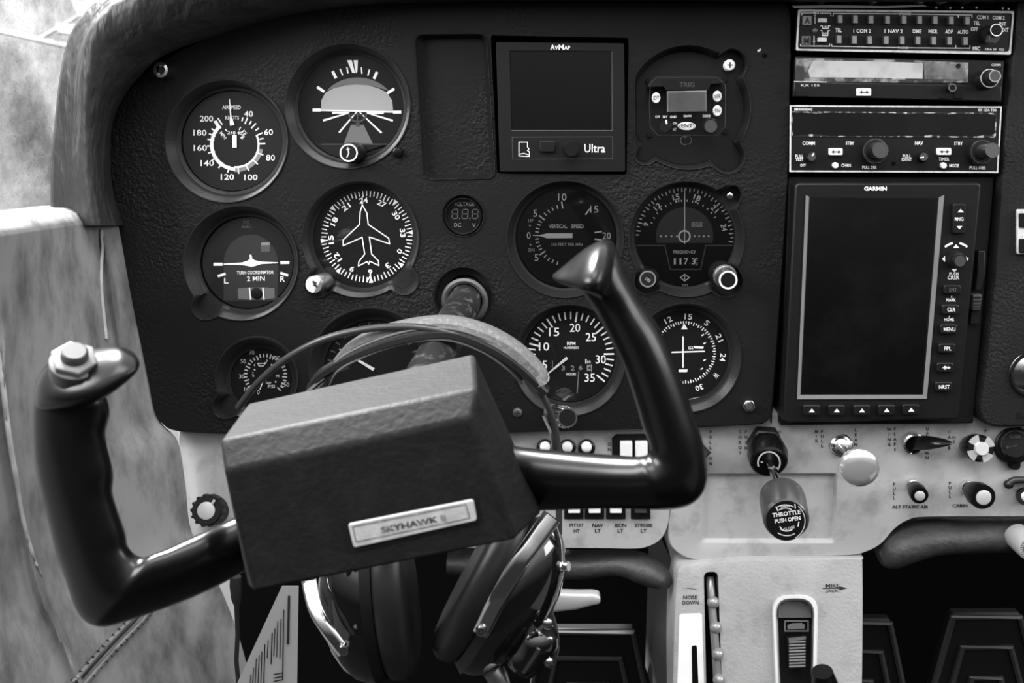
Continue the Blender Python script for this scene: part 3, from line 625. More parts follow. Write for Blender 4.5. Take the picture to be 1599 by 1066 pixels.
m = marks(.0110, Z5); m.line(289, 788, 193, 867, 13, 4); m.build('needle', 'cream', t)
# ---- glide slope indicator
t = gauge('glideslope_indicator', 'round glideslope gauge with crossed white bars, lowest in the right gauge column', 1068, 554, 73, 70, 'face3')
m = marks(tf=Z5)
for i in range(72): m.tick(790, 765, 124 if i % 2 else 119, 133, 5*i+2, 4.5)
for s_, x, y in (('12', 720, 627), ('15', 806, 613), ('S', 885, 640), ('21', 938, 703), ('24', 953, 787), ('W', 923, 863), ('30', 852, 915), ('33', 770, 925), ('N', 695, 890), ('6', 632, 740)):
    m.text(s_, x, y, 24, 15*len(s_)+3, 90-math.degrees(math.atan2(765-y, x-795)))
m.poly([(788, 641), (803, 667), (775, 667)]); m.line(783, 697, 783, 830, 6); m.line(733, 765, 876, 761, 6); m.text('GS', 816, 746, 13, 22); m.poly([(830, 738), (872, 740), (868, 750), (832, 748)]); m.poly([(765, 838), (803, 838), (800, 849), (763, 849)])
for x, y in ((867, 691), (875, 726), (875, 798), (863, 835)): m.line(x-5, y+3, x+5, y-3, 5)
m.text('MEETS TSO', 838, 962, 8, 60, -12); m.text('COURSE IND', 920, 920, 8, 60, -42); m.build('marking', 'white', t)

# ================================================================ moving map, transponder, screws
Z6 = (760, 40, 3.3313)
def S(tf, *pts): return [(tf[0]+x/tf[2], tf[1]+y/tf[2]) for x, y in pts]
t = T('map_display', 'square black electronic display marked Ultra in the middle top of the panel', 'display', P(877, 170, .01))
fr = rquad(S(Z6, (48, 86), (715, 92), (720, 758), (68, 758)), 3)
sc_ = S(Z6, (118, 130), (650, 132), (652, 545), (128, 545))
m = MB(); m.add(*fill_loops([fr, sc_], -.003)); m.loft([[P(*q, -.003) for q in fr], [Vector((P(*q, -.003).x, .0008+.014, P(*q, -.003).z)) for q in fr]], caps=False); m.loft([[P(*q, -.003) for q in sc_], [P(*q, .0005) for q in inset(sc_, 1.5)]], caps=False); m.build('housing', 'black', t, weld=True)
MB(.0004).poly(sc_).build('screen', 'screen', t)
MB(-.0012).poly(inset(sc_, .5)).build('glass', 'smoke', t)
m = MB(-.0033, Z6); m.text('A', 343, 112, 28, 24, bold=.03); m.text('V', 363, 115, 21, 18, bold=.03); m.text('M', 388, 112, 28, 28, bold=.03); m.text('AP', 418, 115, 21, 32, bold=.03); m.build('brand_marking', 'white', t)
MB(-.0033, Z6).text('Ultra', 562, 638, 44, 108, bold=.01).build('model_marking', 'white', t)
m = MB(-.0033, Z6); m.pline([(168, 606), (212, 606), (212, 632), (220, 640), (212, 650), (222, 656), (222, 680), (168, 678)], 4, True); m.line(172, 668, 192, 664, 4); m.line(192, 664, 220, 672, 4); m.build('card_symbol', 'white', t)
m = MB(-.0032, Z6); m.pline([(133, 580), (655, 578), (655, 693), (135, 695)], 2, True); m.line(128, 546, 655, 546, 4); m.line(651, 135, 653, 545, 3); m.build('panel_line', 'dim', t)
m = MB(0, Z6); m.prism(rrect(316, 628, 82, 58, 8), -.0055, -.002); m.build('button', 'black', t, bevel=.0005)
knob(t, S(Z6, (438, 637))[0], S(Z6, (441, 641))[0], -.003, -.012, 13, 12, 'knob', ring=None, capm=None, bodym='black')

t = T('transponder', 'small round-cornered black transponder with a grey readout and white oval buttons', 'transponder', P(1070, 168, .01))
MB(.0094).poly([(x+(1072-x)*.01, y+(169-y)*.01) for x, y in TRI]).build('mounting_plate', 'black', t)
body = rquad(S(Z6, (842, 300), (880, 262), (1205, 262), (1247, 300), (1250, 400), (1247, 530), (1205, 577), (885, 577), (842, 530), (836, 400)), 6)
m = MB(); m.prism(body, -.006, .0094); m.build('housing', 'black', t, bevel=.0012)
m = MB(-.0063, Z6); m.pline([(852, 300), (885, 270), (1200, 270), (1240, 305), (1242, 400), (1240, 525), (1200, 570), (890, 570), (850, 525), (846, 400)], 2, True); m.text('TRIG', 1042, 306, 26, 78); m.build('panel_line', 'dgrey', t)
m = MB(-.0062, Z6); m.poly([(905, 285), (1175, 285), (1150, 336), (932, 336)]); m.build('hood', 'blackm', t)
m = MB(-.0063, Z6); m.poly([(937, 342), (1143, 338), (1145, 445), (938, 449)]); m.build('readout', 'lcd', t); m = MB(-.0068, Z6); m.poly([(937, 342), (1143, 338), (1145, 445), (938, 449)]); m.build('glass', 'glass', t)
for s_, x, y, rx, ry, ww in (('IDT', 882, 375, 22, 28, 30), ('VFR', 1201, 367, 22, 29, 34), ('FN', 1201, 442, 22, 29, 26), ('(ENT)', 1041, 523, 47, 22, 78)):
    m = MB(0, Z6); m.prism(circ(x, y, rx, 28, ry), -.0085, -.0055); b_ = m.build('button', 'cream', t, bevel=.0004); m = MB(-.0088, Z6); m.text(s_, x, y, 20 if rx < 30 else 26, ww, bold=0); m.build('button_text', 'ink', b_)
m = MB(-.0063, Z6)
for s_, x, y, ww in (('OFF', 889, 474, 24), ('SBY', 928, 474, 26), ('GND', 970, 474, 34), ('SQUAWK', 1045, 471, 42), ('CODE', 1143, 470, 40), ('ON', 979, 508, 20), ('ALT', 978, 539, 18)): m.text(s_, x, y, 13, ww)
m.build('marking', 'cream', t)
kb = knob(t, S(Z6, (933, 524))[0], S(Z6, (928, 527))[0], -.006, -.015, 10, 9, 'mode_knob', ring=None, capm=None, bodym='black'); m = MB(-.0154, Z6); m.line(934, 490, 936, 512, 8); m.build('knob_mark', 'white', kb)
kb = knob(t, S(Z6, (1163, 521))[0], S(Z6, (1166, 523))[0], -.006, -.016, 13, 12, 'code_knob', ring=None, capm='dgrey')
for x, y in ((838, 288), (1242, 281), (846, 568), (1240, 551)): m = MB(); m.lathe(*S(Z6, (x, y))[0], [(3.6, .0075), (4.2, .0085), (4.2, .0095)], 16); m.build('screw', 'blackm', t)
m = MB(.0088, Z6)
m.ring(1030, 597, 20, 24, 60, 300); m.ring(1046, 597, 18, 21, -90, 150); m.build('scribble', 'dim', t)

def screw(px, py, r, label, name='screw', y=-.0035, m_='chrome', slot='ink', cross=True, grp=None, hexa=False, d=0.0):
    t = T(name, label, 'screw' if name != 'hex_nut' else 'nut', P(px, py, d), grp); m = MB(); m.lathe(px, py, [(r*.55, y-.0007), (r*.85, y-.0003), (r, y+.001), (r, d+.0002)], 6 if hexa else 28); m.build('head', m_, t)
    if slot:
        m = MB(y-.00075); m.line(px-r*.5, py, px+r*.5, py, r*.22)
        if cross: m.line(px, py-r*.5, px, py+r*.5, r*.22)
        m.build('slot', slot, t)
    return t
screw(1140, 101.5, 9, 'bright cross-head screw at the top right of the transponder', y=.004, d=.0094, m_='white')
screw(1140, 306, 6, 'small bright screw at the upper right of the course gauge', y=.004, d=.0105)
screw(620.5, 238, 8, 'black domed screw at the lower right of the attitude gauge', m_='gloss', slot=None)
screw(808, 645, 8, 'dull black screw at the lower edge of the panel, under the RPM gauge', m_='steel', y=-.001)
t = T('panel_stud', 'hollow chrome stud at the top left corner of the panel', 'stud', P(257, 111, 0)); m = MB(); m.lathe(254, 110, [(5, -.007), (7.5, -.0115), (11.5, -.0112), (12.5, -.009), (11, -.006), (12, 0)], 32, tip=(260, 112)); m.cap = False; m.build('collar', 'chrome', t); m = MB(-.0095); m.disc(254.5, 110, 7); m.build('bore', 'ink', t)
t = T('hex_nut', 'chrome hexagon nut at the lower right corner of the panel', 'nut', P(1170, 634, 0)); m = MB(); m.lathe(1170, 634, [(10, -.0035), (10.5, 0)], 6); m.build('head', 'chrome', t, bevel=.0004); m = MB(); m.lathe(1170, 634, [(3.5, -.0055), (5.5, -.0055), (5.5, -.003)], 24); m.build('stud_end', 'steel', t)
m = MB(-.0002); m.disc(1194, 87, 4); m.build('screw_hole', 'void', pan); m = MB(-.0003); m.line(1183, 80, 1188, 77, 3); m.build('scuff', 'cream', pan)
# ================================================================ radio stack
Z7 = (1220, 0, 3.8074)
SY = -.004
m = MB(); m.add([P(1236, -20, .03), P(1640, -20, .03), P(1600, 700, .03), P(1200, 700, .03)], [(0, 1, 2, 3)])
for q0, q1 in (((1236, -20), (1205, 662)),):
    a = P(*q0, .006); b = P(*q1, .006); m.add([a, b, b+Vector((0, .03, 0)), a+Vector((0, .03, 0))], [(0, 1, 2, 3)])
o = m.build('avionics_rack', 'void'); o['kind'] = 'structure'  # dark avionics rack backing behind the radios
def boxed(name, parent, q, y0, y1, m_='black', bevel=.0006, r=0):
    m = MB(); m.prism(rquad(q, r) if r else q, y0, y1); return m.build(name, m_, parent, bevel=bevel)
# rail and connectors above the stack
t = T('mounting_rail', 'torn metal rail with small round fittings above the audio panel', 'rail', P(1410, 6, .01))
m = MB(); q = [(1236, 9), (1300, 8), (1380, 9.5), (1440, 7.5), (1448, 10), (1380, 12.5), (1290, 12), (1240, 12.5)]; m.prism(q, -.0015, .03); m.build('rail', 'steel', t)
m = MB(); m.prism([(1240, -25), (1600, -25), (1590, 13), (1240, 13)], .006, .03); m.build('backing', 'blackm', t)
for x, r_, c_ in ((1252, 7, 'black'), (1286, 8, 'dgrey'), (1326, 8, 'black'), (1366, 8, 'steel'), (1405, 6, 'black'), (1440, 9, 'steel'), (1478, 6, 'cream'), (1514, 7, 'mid'), (1552, 7, 'dgrey')):
    m = MB(); m.lathe(x, -2, [(r_*.6, -.008), (r_*.9, -.006), (r_, .006)], 20); m.build('fitting', c_, t)
for x, y in ((1462, 12), (1484, 12.5), (1503, 12), (1525, 12), (1566, 13), (1575, 14)): m = MB(); m.lathe(x, y, [(1.6, -.004), (2, .004)], 8); m.build('rivet', 'steel', t)
# ---- audio panel
t = T('audio_panel', 'top radio unit with two rows of small grey buttons in a white frame', 'radio', P(1410, 50, .02))
q = S(Z7, (100, 55), (1385, 66), (1365, 325), (86, 300)); qi = S(Z7, (112, 68), (1374, 78), (1354, 308), (98, 290))
boxed('housing', t, q, SY, .03, 'black', r=2)
m = MB(SY-.0006); a = rquad(q, 3); b = rquad(qi, 5); m.add([P(*z, m.y) for z in a]+[P(*z, m.y) for z in b], [(i, (i+1) % len(a), (i+1) % len(a)+len(a), i+len(a)) for i in range(len(a))]); m.build('frame', 'cream', t)
m = MB(SY-.0004, Z7)
for s_, x, y, ww in (('TEL', 340, 180, 38), ('1 COM 2', 481, 184, 104), ('1 NAV 2', 668, 185, 108), ('DME', 808, 186, 52), ('MKR', 902, 187, 54), ('ADF', 997, 188, 46), ('AUTO', 1080, 190, 64), ('COM 1', 1197, 103, 68), ('COM 2', 1292, 106, 72), ('TEL', 1162, 138, 38), ('OFF', 1148, 174, 42), ('INT', 1316, 142, 42), ('EXT', 1330, 178, 44), ('MIC', 1160, 288, 44)): m.text(s_, x, y, 23, ww, 1, bold=.02)
for s_, x, y, ww in (('MKR', 208, 77, 36), ('SPEAKER', 737, 83, 74), ('PHONE', 723, 284, 56), ('HI', 262, 160, 20), ('LO', 259, 199, 20), ('KMA 24', 1245, 293, 66), ('TSO', 1309, 295, 32)): m.text(s_, x, y, 13, ww, 1)
m.vtext('TEST', 201, 95, 11, 14); m.vtext('SENS', 195, 218, 11, 14)
for p_ in (((122, 90), (122, 78), (186, 77)), ((232, 78), (295, 79), (295, 95)), ((308, 95), (309, 80), (698, 82)), ((776, 84), (1134, 90), (1134, 104)), ((1052, 90), (1052, 104)), ((114, 262), (114, 273), (288, 274), (288, 260)), ((300, 262), (300, 275), (694, 283)), ((752, 284), (1122, 287), (1122, 270)), ((1038, 284), (1038, 270)), ((234, 154), (244, 154), (246, 170), (278, 170), (280, 154), (290, 154)), ((234, 182), (242, 182), (244, 212), (276, 212), (278, 182), (288, 182))): m.pline(list(p_), 4)
m.build('marking', 'white', t)
for row in (((350, 113), (441, 114), (534, 116), (632, 117), (730, 117), (823, 118), (916, 119), (1011, 121), (1107, 123)), ((344, 234), (435, 236), (526, 238), (624, 238), (719, 239), (813, 240), (907, 241), (1001, 242), (1096, 244))):
    for x, y in row:
        m = MB(0, Z7); m.prism([(x-14, y-25), (x+15, y-25), (x+15, y+25), (x-14, y+25)], SY-.0042, SY+.001); b_ = m.build('selector_button', 'dgrey', t, bevel=.0003)
        m = MB(SY-.0044, Z7); m.rect(x+1, y, 25, 45); m.build('button_cap', 'grey', b_)
for s_, x, y, c_ in (('A', 155, 122, 'grey'), ('M', 150, 241, 'mid')):
    m = MB(0, Z7); m.prism([(x-26, y-27), (x+26, y-27), (x+25, y+27), (x-27, y+27)], SY-.0015, SY+.001); b_ = m.build('marker_lamp', c_, t, bevel=.0003); m = MB(SY-.0018, Z7); m.text(s_, x, y, 38, 34, bold=.03); m.build('lamp_letter', 'ink', b_)
for x, y in ((248, 120), (245, 236)): m = MB(0, Z7); m.prism([(x-25, y-13), (x+25, y-12), (x+25, y+13), (x-25, y+12)], SY-.003, SY+.001); m.build('rocker', 'cream', t, bevel=.0003)
m = MB(); m.lathe(*S(Z7, (205, 180))[0], [(1.5, SY-.0028), (3.3, SY-.002), (3.8, SY)], 16); m.build('photo_cell', 'mid', t)
kb = knob(t, S(Z7, (1232, 205))[0], S(Z7, (1245, 200))[0], SY, SY-.008, 14, 13, 'selector_knob', ring=None, capm=None, bodym='blackm')
m = MB(0, Z7); m.prism([(1245, 195), (1310, 195), (1298, 235), (1275, 262), (1232, 248)], SY-.013, SY-.006); m.build('pointer', 'dgrey', kb, bevel=.0005)
knob(t, S(Z7, (1262, 188))[0], S(Z7, (1280, 178))[0], SY-.008, SY-.018, 11, 10, 'volume_knob', ring='white', capm='blackm', ringw=.15)
# ---- worn comm radio
t = T('radio', 'worn radio with a scratched pale display strip, second in the stack', 'radio', P(1405, 120, .02), None)
q = S(Z7, (85, 335), (1325, 360), (1310, 608), (75, 577)); boxed('housing', t, q, SY+.001, .03, 'black')
m = MB(SY+.0004, Z7); m.poly([(88, 345), (400, 350), (760, 358), (1112, 372), (1110, 490), (760, 492), (400, 486), (84, 484)]); dp = m.build('display_surround', 'worn', t)
m = MB(SY-.0000, Z7); m.poly([(190, 360), (500, 364), (842, 374), (840, 468), (500, 462), (170, 460), (160, 420)]); m.build('display', 'wornlcd', t)
m = MB(SY-.0001, Z7); m.poly([(850, 376), (1040, 380), (1095, 410), (1080, 475), (850, 470)]); m.build('worn_patch', mat('worn_patch', .06, .5, var=(60, .22, .4, .7)), t)
m = MB(SY-.0007, Z7); m.poly([(88, 345), (1112, 372), (1110, 490), (84, 484)]); m.build('glass', 'glass', t)
m = MB(0, Z7); m.prism([(76, 486), (1310, 510), (1308, 602), (72, 574)], SY-.003, SY+.002); m.build('bezel', 'black', t, bevel=.0006)
for s_, x, y, h_, ww in (('COMM', 1277, 386, 15, 55), ('TRANSFER', 697, 467, 13, 84), ('KX 155', 172, 507, 14, 110)): MB(SY-.0034, Z7).text(s_, x, y, h_, ww).build('marking', 'cream', t)
MB(SY-.0034, Z7).line(75, 484, 270, 487, 4).build('worn_edge', 'cream', t)
def arrow_button(t, x, y, w_, h_, y0, tf, c_='white'):
    m = MB(0, tf); m.prism(rrect(x, y, w_, h_, 8), y0-.003, y0+.001); b_ = m.build('transfer_button', c_, t, bevel=.0004)
    m = MB(y0-.0033, tf); m.line(x-20, y, x+20, y, 5); m.poly([(x-28, y), (x-12, y-11), (x-12, y+11)]); m.poly([(x+28, y), (x+12, y-11), (x+12, y+11)]); m.build('arrow', 'ink', b_)
arrow_button(t, 493, 547, 84, 46, SY-.003, Z7)
knob(t, S(Z7, (1005, 520))[0], S(Z7, (1018, 521))[0], SY-.003, SY-.011, 7, 6.5, 'volume_knob', ring='mid', capm='blackm', ringw=.25)
for x, y, w_, h_ in ((118, 555, 60, 34), (1055, 566, 52, 36), (968, 578, 36, 16)): m = MB(0, Z7); m.prism([(x-w_/2, y-h_/2), (x+w_/2, y-h_/2), (x+w_/2, y+h_/2), (x-w_/2, y+h_/2)], SY-.0042, SY-.002); m.build('small_button', 'blackm', t, bevel=.0003)
kb = knob(t, S(Z7, (1200, 480))[0], S(Z7, (1240, 465))[0], SY, SY-.012, 17, 15, 'tuning_knob', ring='cream', capm='blackm', ringw=.1, flutes=28)
knob(t, S(Z7, (1242, 464))[0], S(Z7, (1271, 452))[0], SY-.012, SY-.022, 11, 9.8, 'tuning_knob', ring='grey', capm='dgrey', ringw=.2)
m = MB(); m.lathe(*S(Z7, (1055, 391))[0], [(3.2, SY-.0012), (3.6, SY)], 16); m.build('screw', 'blackm', t)
# ---- nav comm
t = T('radio', 'dark radio with peeling silver display edges and four white buttons, third in the stack', 'radio', P(1397, 216, .02))
q = S(Z7, (50, 625), (1312, 632), (1290, 1028), (48, 1022)); qi = S(Z7, (60, 634), (1303, 641), (1281, 1018), (58, 1013)); boxed('housing', t, q, SY, .03, 'black')
m = MB(SY-.0005); m.add([P(*z, m.y) for z in q]+[P(*z, m.y) for z in qi], [(i, (i+1) % 4, (i+1) % 4+4, i+4) for i in range(4)]); m.build('frame', 'cream', t)
m = MB(SY-.0004, Z7); m.poly([(66, 662), (1282, 672), (1274, 818), (66, 812)]); m.build('display_surround', 'silver', t)
m = MB(SY-.0006, Z7); m.poly([(70, 668)]+[(100+i*56, 668+random.choice((0, 1, 1, 7))+i*.3) for i in range(21)]+[(1276, 684), (1268, 790), (1240, 806)]+[(1220-i*55, 810-random.choice((0, 1, 2, 10))-i*.2) for i in range(20)]+[(70, 806)]); m.build('display', 'screen', t)
m = MB(SY-.0011, Z7); m.poly([(66, 662), (1282, 672), (1274, 818), (66, 812)]); m.build('glass', 'smoke', t)
m = MB(SY-.0004, Z7)
for s_, x, y, ww, h in (('BENDIX/KING', 131, 650, 106, 15), ('KX 155A TSO', 1225, 654, 108, 16), ('COMM', 163, 851, 74, 22), ('STBY', 408, 851, 50, 20), ('NAV', 819, 850, 48, 22), ('STBY', 1053, 852, 50, 20), ('PULL', 107, 929, 48, 19), ('TEST', 107, 948, 46, 19), ('OFF', 129, 982, 34, 17), ('CHAN', 385, 983, 56, 20), ('PULL 25K', 525, 995, 86, 19), ('PULL', 747, 928, 50, 19), ('IDENT', 746, 948, 60, 19), ('TIMER', 967, 945, 62, 20), ('MODE', 1028, 984, 58, 20), ('PULL OBS', 1167, 997, 94, 19)): m.text(s_, x, y, h, ww, .5, bold=.016)
m.build('marking', 'white', t)
arrow_button(t, 326, 902, 80, 42, SY, Z7); arrow_button(t, 971, 901, 82, 42, SY, Z7)
for x, y in ((324, 983), (968, 984)): m = MB(0, Z7); m.prism(circ(x, y, 18, 20), SY-.003, SY+.001); m.build('round_button', 'white', t, bevel=.0004)
for (x, y), (tx, ty) in (((172, 930), (182, 932)), ((840, 934), (848, 932))):
    kb = knob(t, S(Z7, (x, y))[0], S(Z7, (tx, ty))[0], SY, SY-.008, 8.5, 7.5, 'small_knob', ring=None, capm='dgrey'); m = MB(SY-.0086, Z7); (m.line(tx+2, ty-4, tx+12, ty-22, 8) if x < 500 else m.line(tx-22, ty+6, tx, ty+2, 8)); m.build('knob_mark', 'white', kb)
for b_, k_, tp_, r1_, r2_ in (((548, 902), (560, 898), (590, 892), 21, 14), ((1172, 906), (1195, 902), (1257, 893), 20, 13)):
    knob(t, S(Z7, b_)[0], S(Z7, k_)[0], SY, SY-.008, r1_, r1_*.94, 'tuning_knob', ring='dgrey', capm='black', ringw=.08)
    knob(t, S(Z7, k_)[0], S(Z7, tp_)[0], SY-.008, SY-.021, r2_, r2_*.92, 'tuning_knob', ring='dgrey', capm='dgrey', ringw=.1, bodym='black')
m = MB(SY-.0004, Z7); m.disc(668, 972, 12); m.build('screw_hole', 'void', t)

# ================================================================ portable map unit
Z8 = (1200, 260, 2.5388)
t = T('navigator', 'large portrait black electronic navigator with a blank screen and side buttons, below the radios', 'navigator', P(1375, 470, .02))
boxed('cradle', t, S(Z8, (80, 42), (896, 42), (812, 1018), (48, 1026)), .002, .03, 'blackm', .001)
q = S(Z8, (106, 64), (846, 64), (756, 1002), (58, 1016)); gy = -.012
sf = S(Z8, (146, 110), (300, 95), (345, 92), (365, 100), (480, 100), (505, 92), (690, 106), (698, 118), (628, 918), (615, 924), (118, 924), (112, 914))
si = S(Z8, (165, 122), (670, 125), (608, 900), (130, 900))
boxed('housing', t, rquad(q, 8), gy, .012, 'black', .0015)
m = MB(gy-.0005); m.poly(sf); m.build('bezel', 'blackm', t)
fo = S(Z8, (148, 112), (697, 112), (628, 920), (113, 922)); m = MB()
for i in (1, 2, 3):
    a, b = fo[i], fo[(i+1) % 4]; c, d = si[(i+1) % 4], si[i]; m.add([P(*a, gy-.0009), P(*b, gy-.0009), P(*c, gy+.0002-.0006), P(*d, gy+.0002-.0006)], [(0, 1, 2, 3)])
m.build('screen_frame', mat('screen_frame_grey', .16, .4), t)
MB(gy-.0007).poly(si).build('screen', 'screen', t)
MB(gy-.0012).poly(si).build('glass', 'smoke', t)
m = MB(gy-.0009, Z8); m.text('GARMIN', 424, 87, 17, 90, bold=.035)
m.build('brand_marking', 'white', t)
m = MB(gy-.0004, Z8); m.ring(744, 368, 62, 70, 48, 78); m.ring(744, 368, 62, 70, 102, 132); m.poly([(744, 308), (756, 322), (732, 322)]); m.poly([(688, 366), (700, 354), (700, 378)]); m.poly([(794, 366), (784, 356), (784, 376)]); m.poly([(725, 406), (748, 406), (737, 418)])
for s_, x, y, ww, h in (('PUSH', 735, 425, 36, 12), ('CRSR', 733, 440, 46, 15), ('MARK', 724, 528, 38, 13), ('HOME', 716, 606, 38, 13)): m.text(s_, x, y, h, ww)
m.line(726, 512, 726, 520, 4); m.line(717, 590, 717, 598, 4); m.build('marking', 'white', t)
def key(x, y, w_, h_, s_=None, ww=0, tri=None, dim=False):
    m = MB(0, Z8); m.prism([(a, b) for a, b in rrect(x, y, w_, h_, 9)], gy-.004, gy+.001, 1.06); b_ = m.build('key', 'black', t, bevel=.0007)
    m = MB(gy-.0043, Z8)
    if s_: m.text(s_, x+2, y, 15, ww)
    if tri: m.poly([(x-12, y+8), (x+12, y+8), (x, y-7)] if tri > 0 else [(x-12, y-7), (x+12, y-7), (x, y+8)])
    if m.v: m.build('key_text', 'dim' if dim else 'white', b_)
    return b_
m = MB(0, Z8); m.prism(rrect(757, 207, 50, 118, 8), gy-.004, gy+.001, 1.05); b_ = m.build('rocker_key', 'black', t, bevel=.0007); m = MB(gy-.0043, Z8); m.text('RNG', 756, 208, 14, 34); m.poly([(750, 181), (774, 181), (762, 168)]); m.poly([(746, 236), (768, 236), (757, 249)]); m.build('key_text', 'white', b_)
key(730, 488, 68, 36, 'ENT', 30, dim=True); key(723, 567, 68, 38, 'CLR', 32); key(716, 645, 66, 38, 'MENU', 46); key(709, 721, 66, 38, 'FPL', 28); kd = key(702, 797, 66, 38); key(695, 873, 66, 38, 'NRST', 42)
m = MB(gy-.0043, Z8); m.text('D', 702, 797, 14, 11); m.line(690, 797, 714, 797, 3); m.poly([(712, 791), (722, 797), (712, 803)]); m.build('key_text', 'white', kd)
for x, y in ((172, 966), (271, 966), (371, 966), (469, 965), (566, 963)): key(x, y, 66, 40, tri=1)
kb = knob(t, S(Z8, (738, 366))[0], S(Z8, (748, 368))[0], gy, gy-.007, 14, 13, 'joystick', ring=None, capm='black', bodym='blackm'); knob(t, S(Z8, (752, 369))[0], S(Z8, (760, 374))[0], gy-.007, gy-.014, 12, 10.5, 'joystick', ring=None, capm='dgrey', bodym='black')
m = MB(0, Z8); m.prism([(832, 335), (860, 333), (862, 420), (845, 490), (818, 490), (828, 420)], -.004, .004); m.build('latch', 'black', t, bevel=.0008)
m = MB(0, Z8); m.prism([(812, 508), (848, 506), (842, 570), (808, 572)], -.006, .003); b_ = m.build('thumb_wheel', 'dgrey', t, bevel=.0008)
m = MB(-.0065, Z8)
for y in (520, 534, 548, 560): m.line(812, y, 844, y-1, 4)
m.build('knurl', 'blackm', b_); m = MB(0, Z8); m.prism([(806, 574), (840, 572), (835, 620), (802, 622)], -.002, .004); m.build('clamp', 'blackm', t)

# ================================================================ right hand panel
R = spline([(1592, -40), (1590, 30), (1582, 110), (1573, 200), (1567, 300), (1558, 420), (1545, 560), (1536, 620), (1534, 640), (1538, 654), (1550, 661), (1570, 663), (1700, 660), (1900, 655), (1900, -40), (1592, -40)], 4)[:-1]
m = MB(); m.add(*fill_loops([R], -.004)); edge_loft(m, R if area(R) > 0 else R[::-1], [(0, -.004), (2, -.0034), (4.5, -.001), (6, .004), (6, .012)])
o = m.build('copilot_panel', 'panel2', weld=True, ang=30); tag(o, 'dark grained panel cut off by the right edge of the photo', 'instrument panel')
m = MB(-.0043, Z8); m.text('AL', 996, 986, 30, 36, -18); m.build('embossed_mark', 'blackm', o)
t = T('rocker_switch', 'white-edged dark switch at the right edge of the side panel', 'switch', P(1602, 360, -.004)); m = MB(); m.prism(rrect(1606, 362, 34, 70, 3), -.007, -.003); m.build('frame', 'cream', t, bevel=.0006)
for y in (344, 384): m = MB(); m.prism(rrect(1607, y, 30, 22, 2), -.0085, -.004); m.build('rocker', 'blackm', t, bevel=.0005)
t = T('round_vent', 'bright chrome-rimmed round mirror-like dial cut off by the right edge', 'vent', P(1610, 583, -.004)); m = MB(); m.cap = False; m.lathe(1612, 583, [(38, -.003), (36.5, -.0065), (33.5, -.0065), (32.5, -.0042)], 48); m.build('rim', 'black', t)
m = MB(); m.lathe(1612, 583, [(1, -.0085), (12, -.008), (22, -.0068), (32.5, -.0042)], 48); m.build('dome', 'chrome', t); m = MB(-.0086, Z8); m.text('LAMP', 985, 815, 14, 42, -6); m.build('marking', 'ink', t)
# ================================================================ controls on the lower panels
Z9 = (1080, 640, 3.081)
def S1(tf, x, y): return (tf[0]+x/tf[2], tf[1]+y/tf[2])
def turned(name, m_, parent, base, tip, yb, yt, prof, n=36, bevel=0, ang=38):
    """prof: (fraction from tip 0 to base 1, radius px)"""
    m = MB(); m.lathe(tip[0], tip[1], [(r, yt+(yb-yt)*f_) for f_, r in prof], n, tip=base); return m.build(name, m_, parent, bevel=bevel, ang=ang)
def axis_face(base, tip, yb, yt, lift, tf=(0, 0, 1)):
    ax_ = (P(*tip, yt)-P(*base, yb)).normalized(); m = MB(0, tf); m.plane = (P(*tip, yt)+ax_*lift, ax_); return m
def axis_cap(name, m_, parent, base, tip, yb, yt, r, h=.001):
    a, b = P(*base, yb), P(*tip, yt); ax_ = (b-a).normalized(); k_ = K(*tip, yt); u = Vector((1, 0, 0)); u = (u-ax_*u.dot(ax_)).normalized(); v_ = ax_.cross(u)
    m = MB(); m.loft([[b+ax_*t_+(u*math.cos(q)+v_*math.sin(q))*r*f_*k_ for q in [2*PI*i/32 for i in range(32)]] for t_, f_ in ((h, .88), (h*.7, 1), (-.001, 1))]); return m.build(name, m_, parent)
def disc_on(name, m_, parent, base, tip, yb, yt, r, lift=.0004, tf=None):
    m = MB(); e = (yt-yb); m.lathe(tip[0], tip[1], [(r, yt-lift), (r*.99, yt)], 36, tip=tip); return m.build(name, m_, parent)
# throttle
t = T('throttle', 'big black throttle knob lettered THROTTLE PUSH OPEN on a chrome rod', 'control', P(1195, 692, LP))
b0 = S1(Z9, 352, 150); b1 = S1(Z9, 376, 265); tip = S1(Z9, 456, 532); bk = S1(Z9, 432, 408)
turned('friction_nut', 'black', t, b0, S1(Z9, 358, 175), LP, LP-.012, [(0, 27), (.15, 29), (1, 29)], 6, bevel=.0008)
turned('friction_lock', 'gloss', t, S1(Z9, 358, 175), S1(Z9, 372, 254), LP-.012, LP-.032, [(0, 26), (.06, 29), (.5, 32), (1, 28)], 40)
m = axis_face(S1(Z9, 358, 175), S1(Z9, 372, 254), LP-.012, LP-.032, .0004); x, y = S1(Z9, 372, 254); m.ring(x, y, 16, 18.5, -30, 200); m.line(x-13, y-1, x-9, y-1, 2); m.line(x+12, y+7, x+15, y+11, 2); m.build('ring_marking', 'cream', t)
turned('rod', 'chrome', t, S1(Z9, 372, 245), S1(Z9, 412, 350), LP-.030, LP-.062, [(0, 6.5), (1, 6)], 20)
turned('knob', mat('throttle_body', .10, .3, .6), t, bk, tip, LP-.06, LP-.098, [(0, 32.5), (.03, 35), (.10, 36), (.7, 37.5), (.9, 36.5), (1, 31)], 48)
m = axis_face(bk, tip, LP-.06, LP-.098, .0003); m.disc(tip[0], tip[1], 31.5); m.build('knob_face', 'blackm', t)
m = axis_face(bk, tip, LP-.06, LP-.098, .0006, Z9); m.text('THROTTLE', 456, 498, 21, 136, -7, bold=.03); m.text('PUSH OPEN', 462, 527, 20, 124, -8, bold=.03)
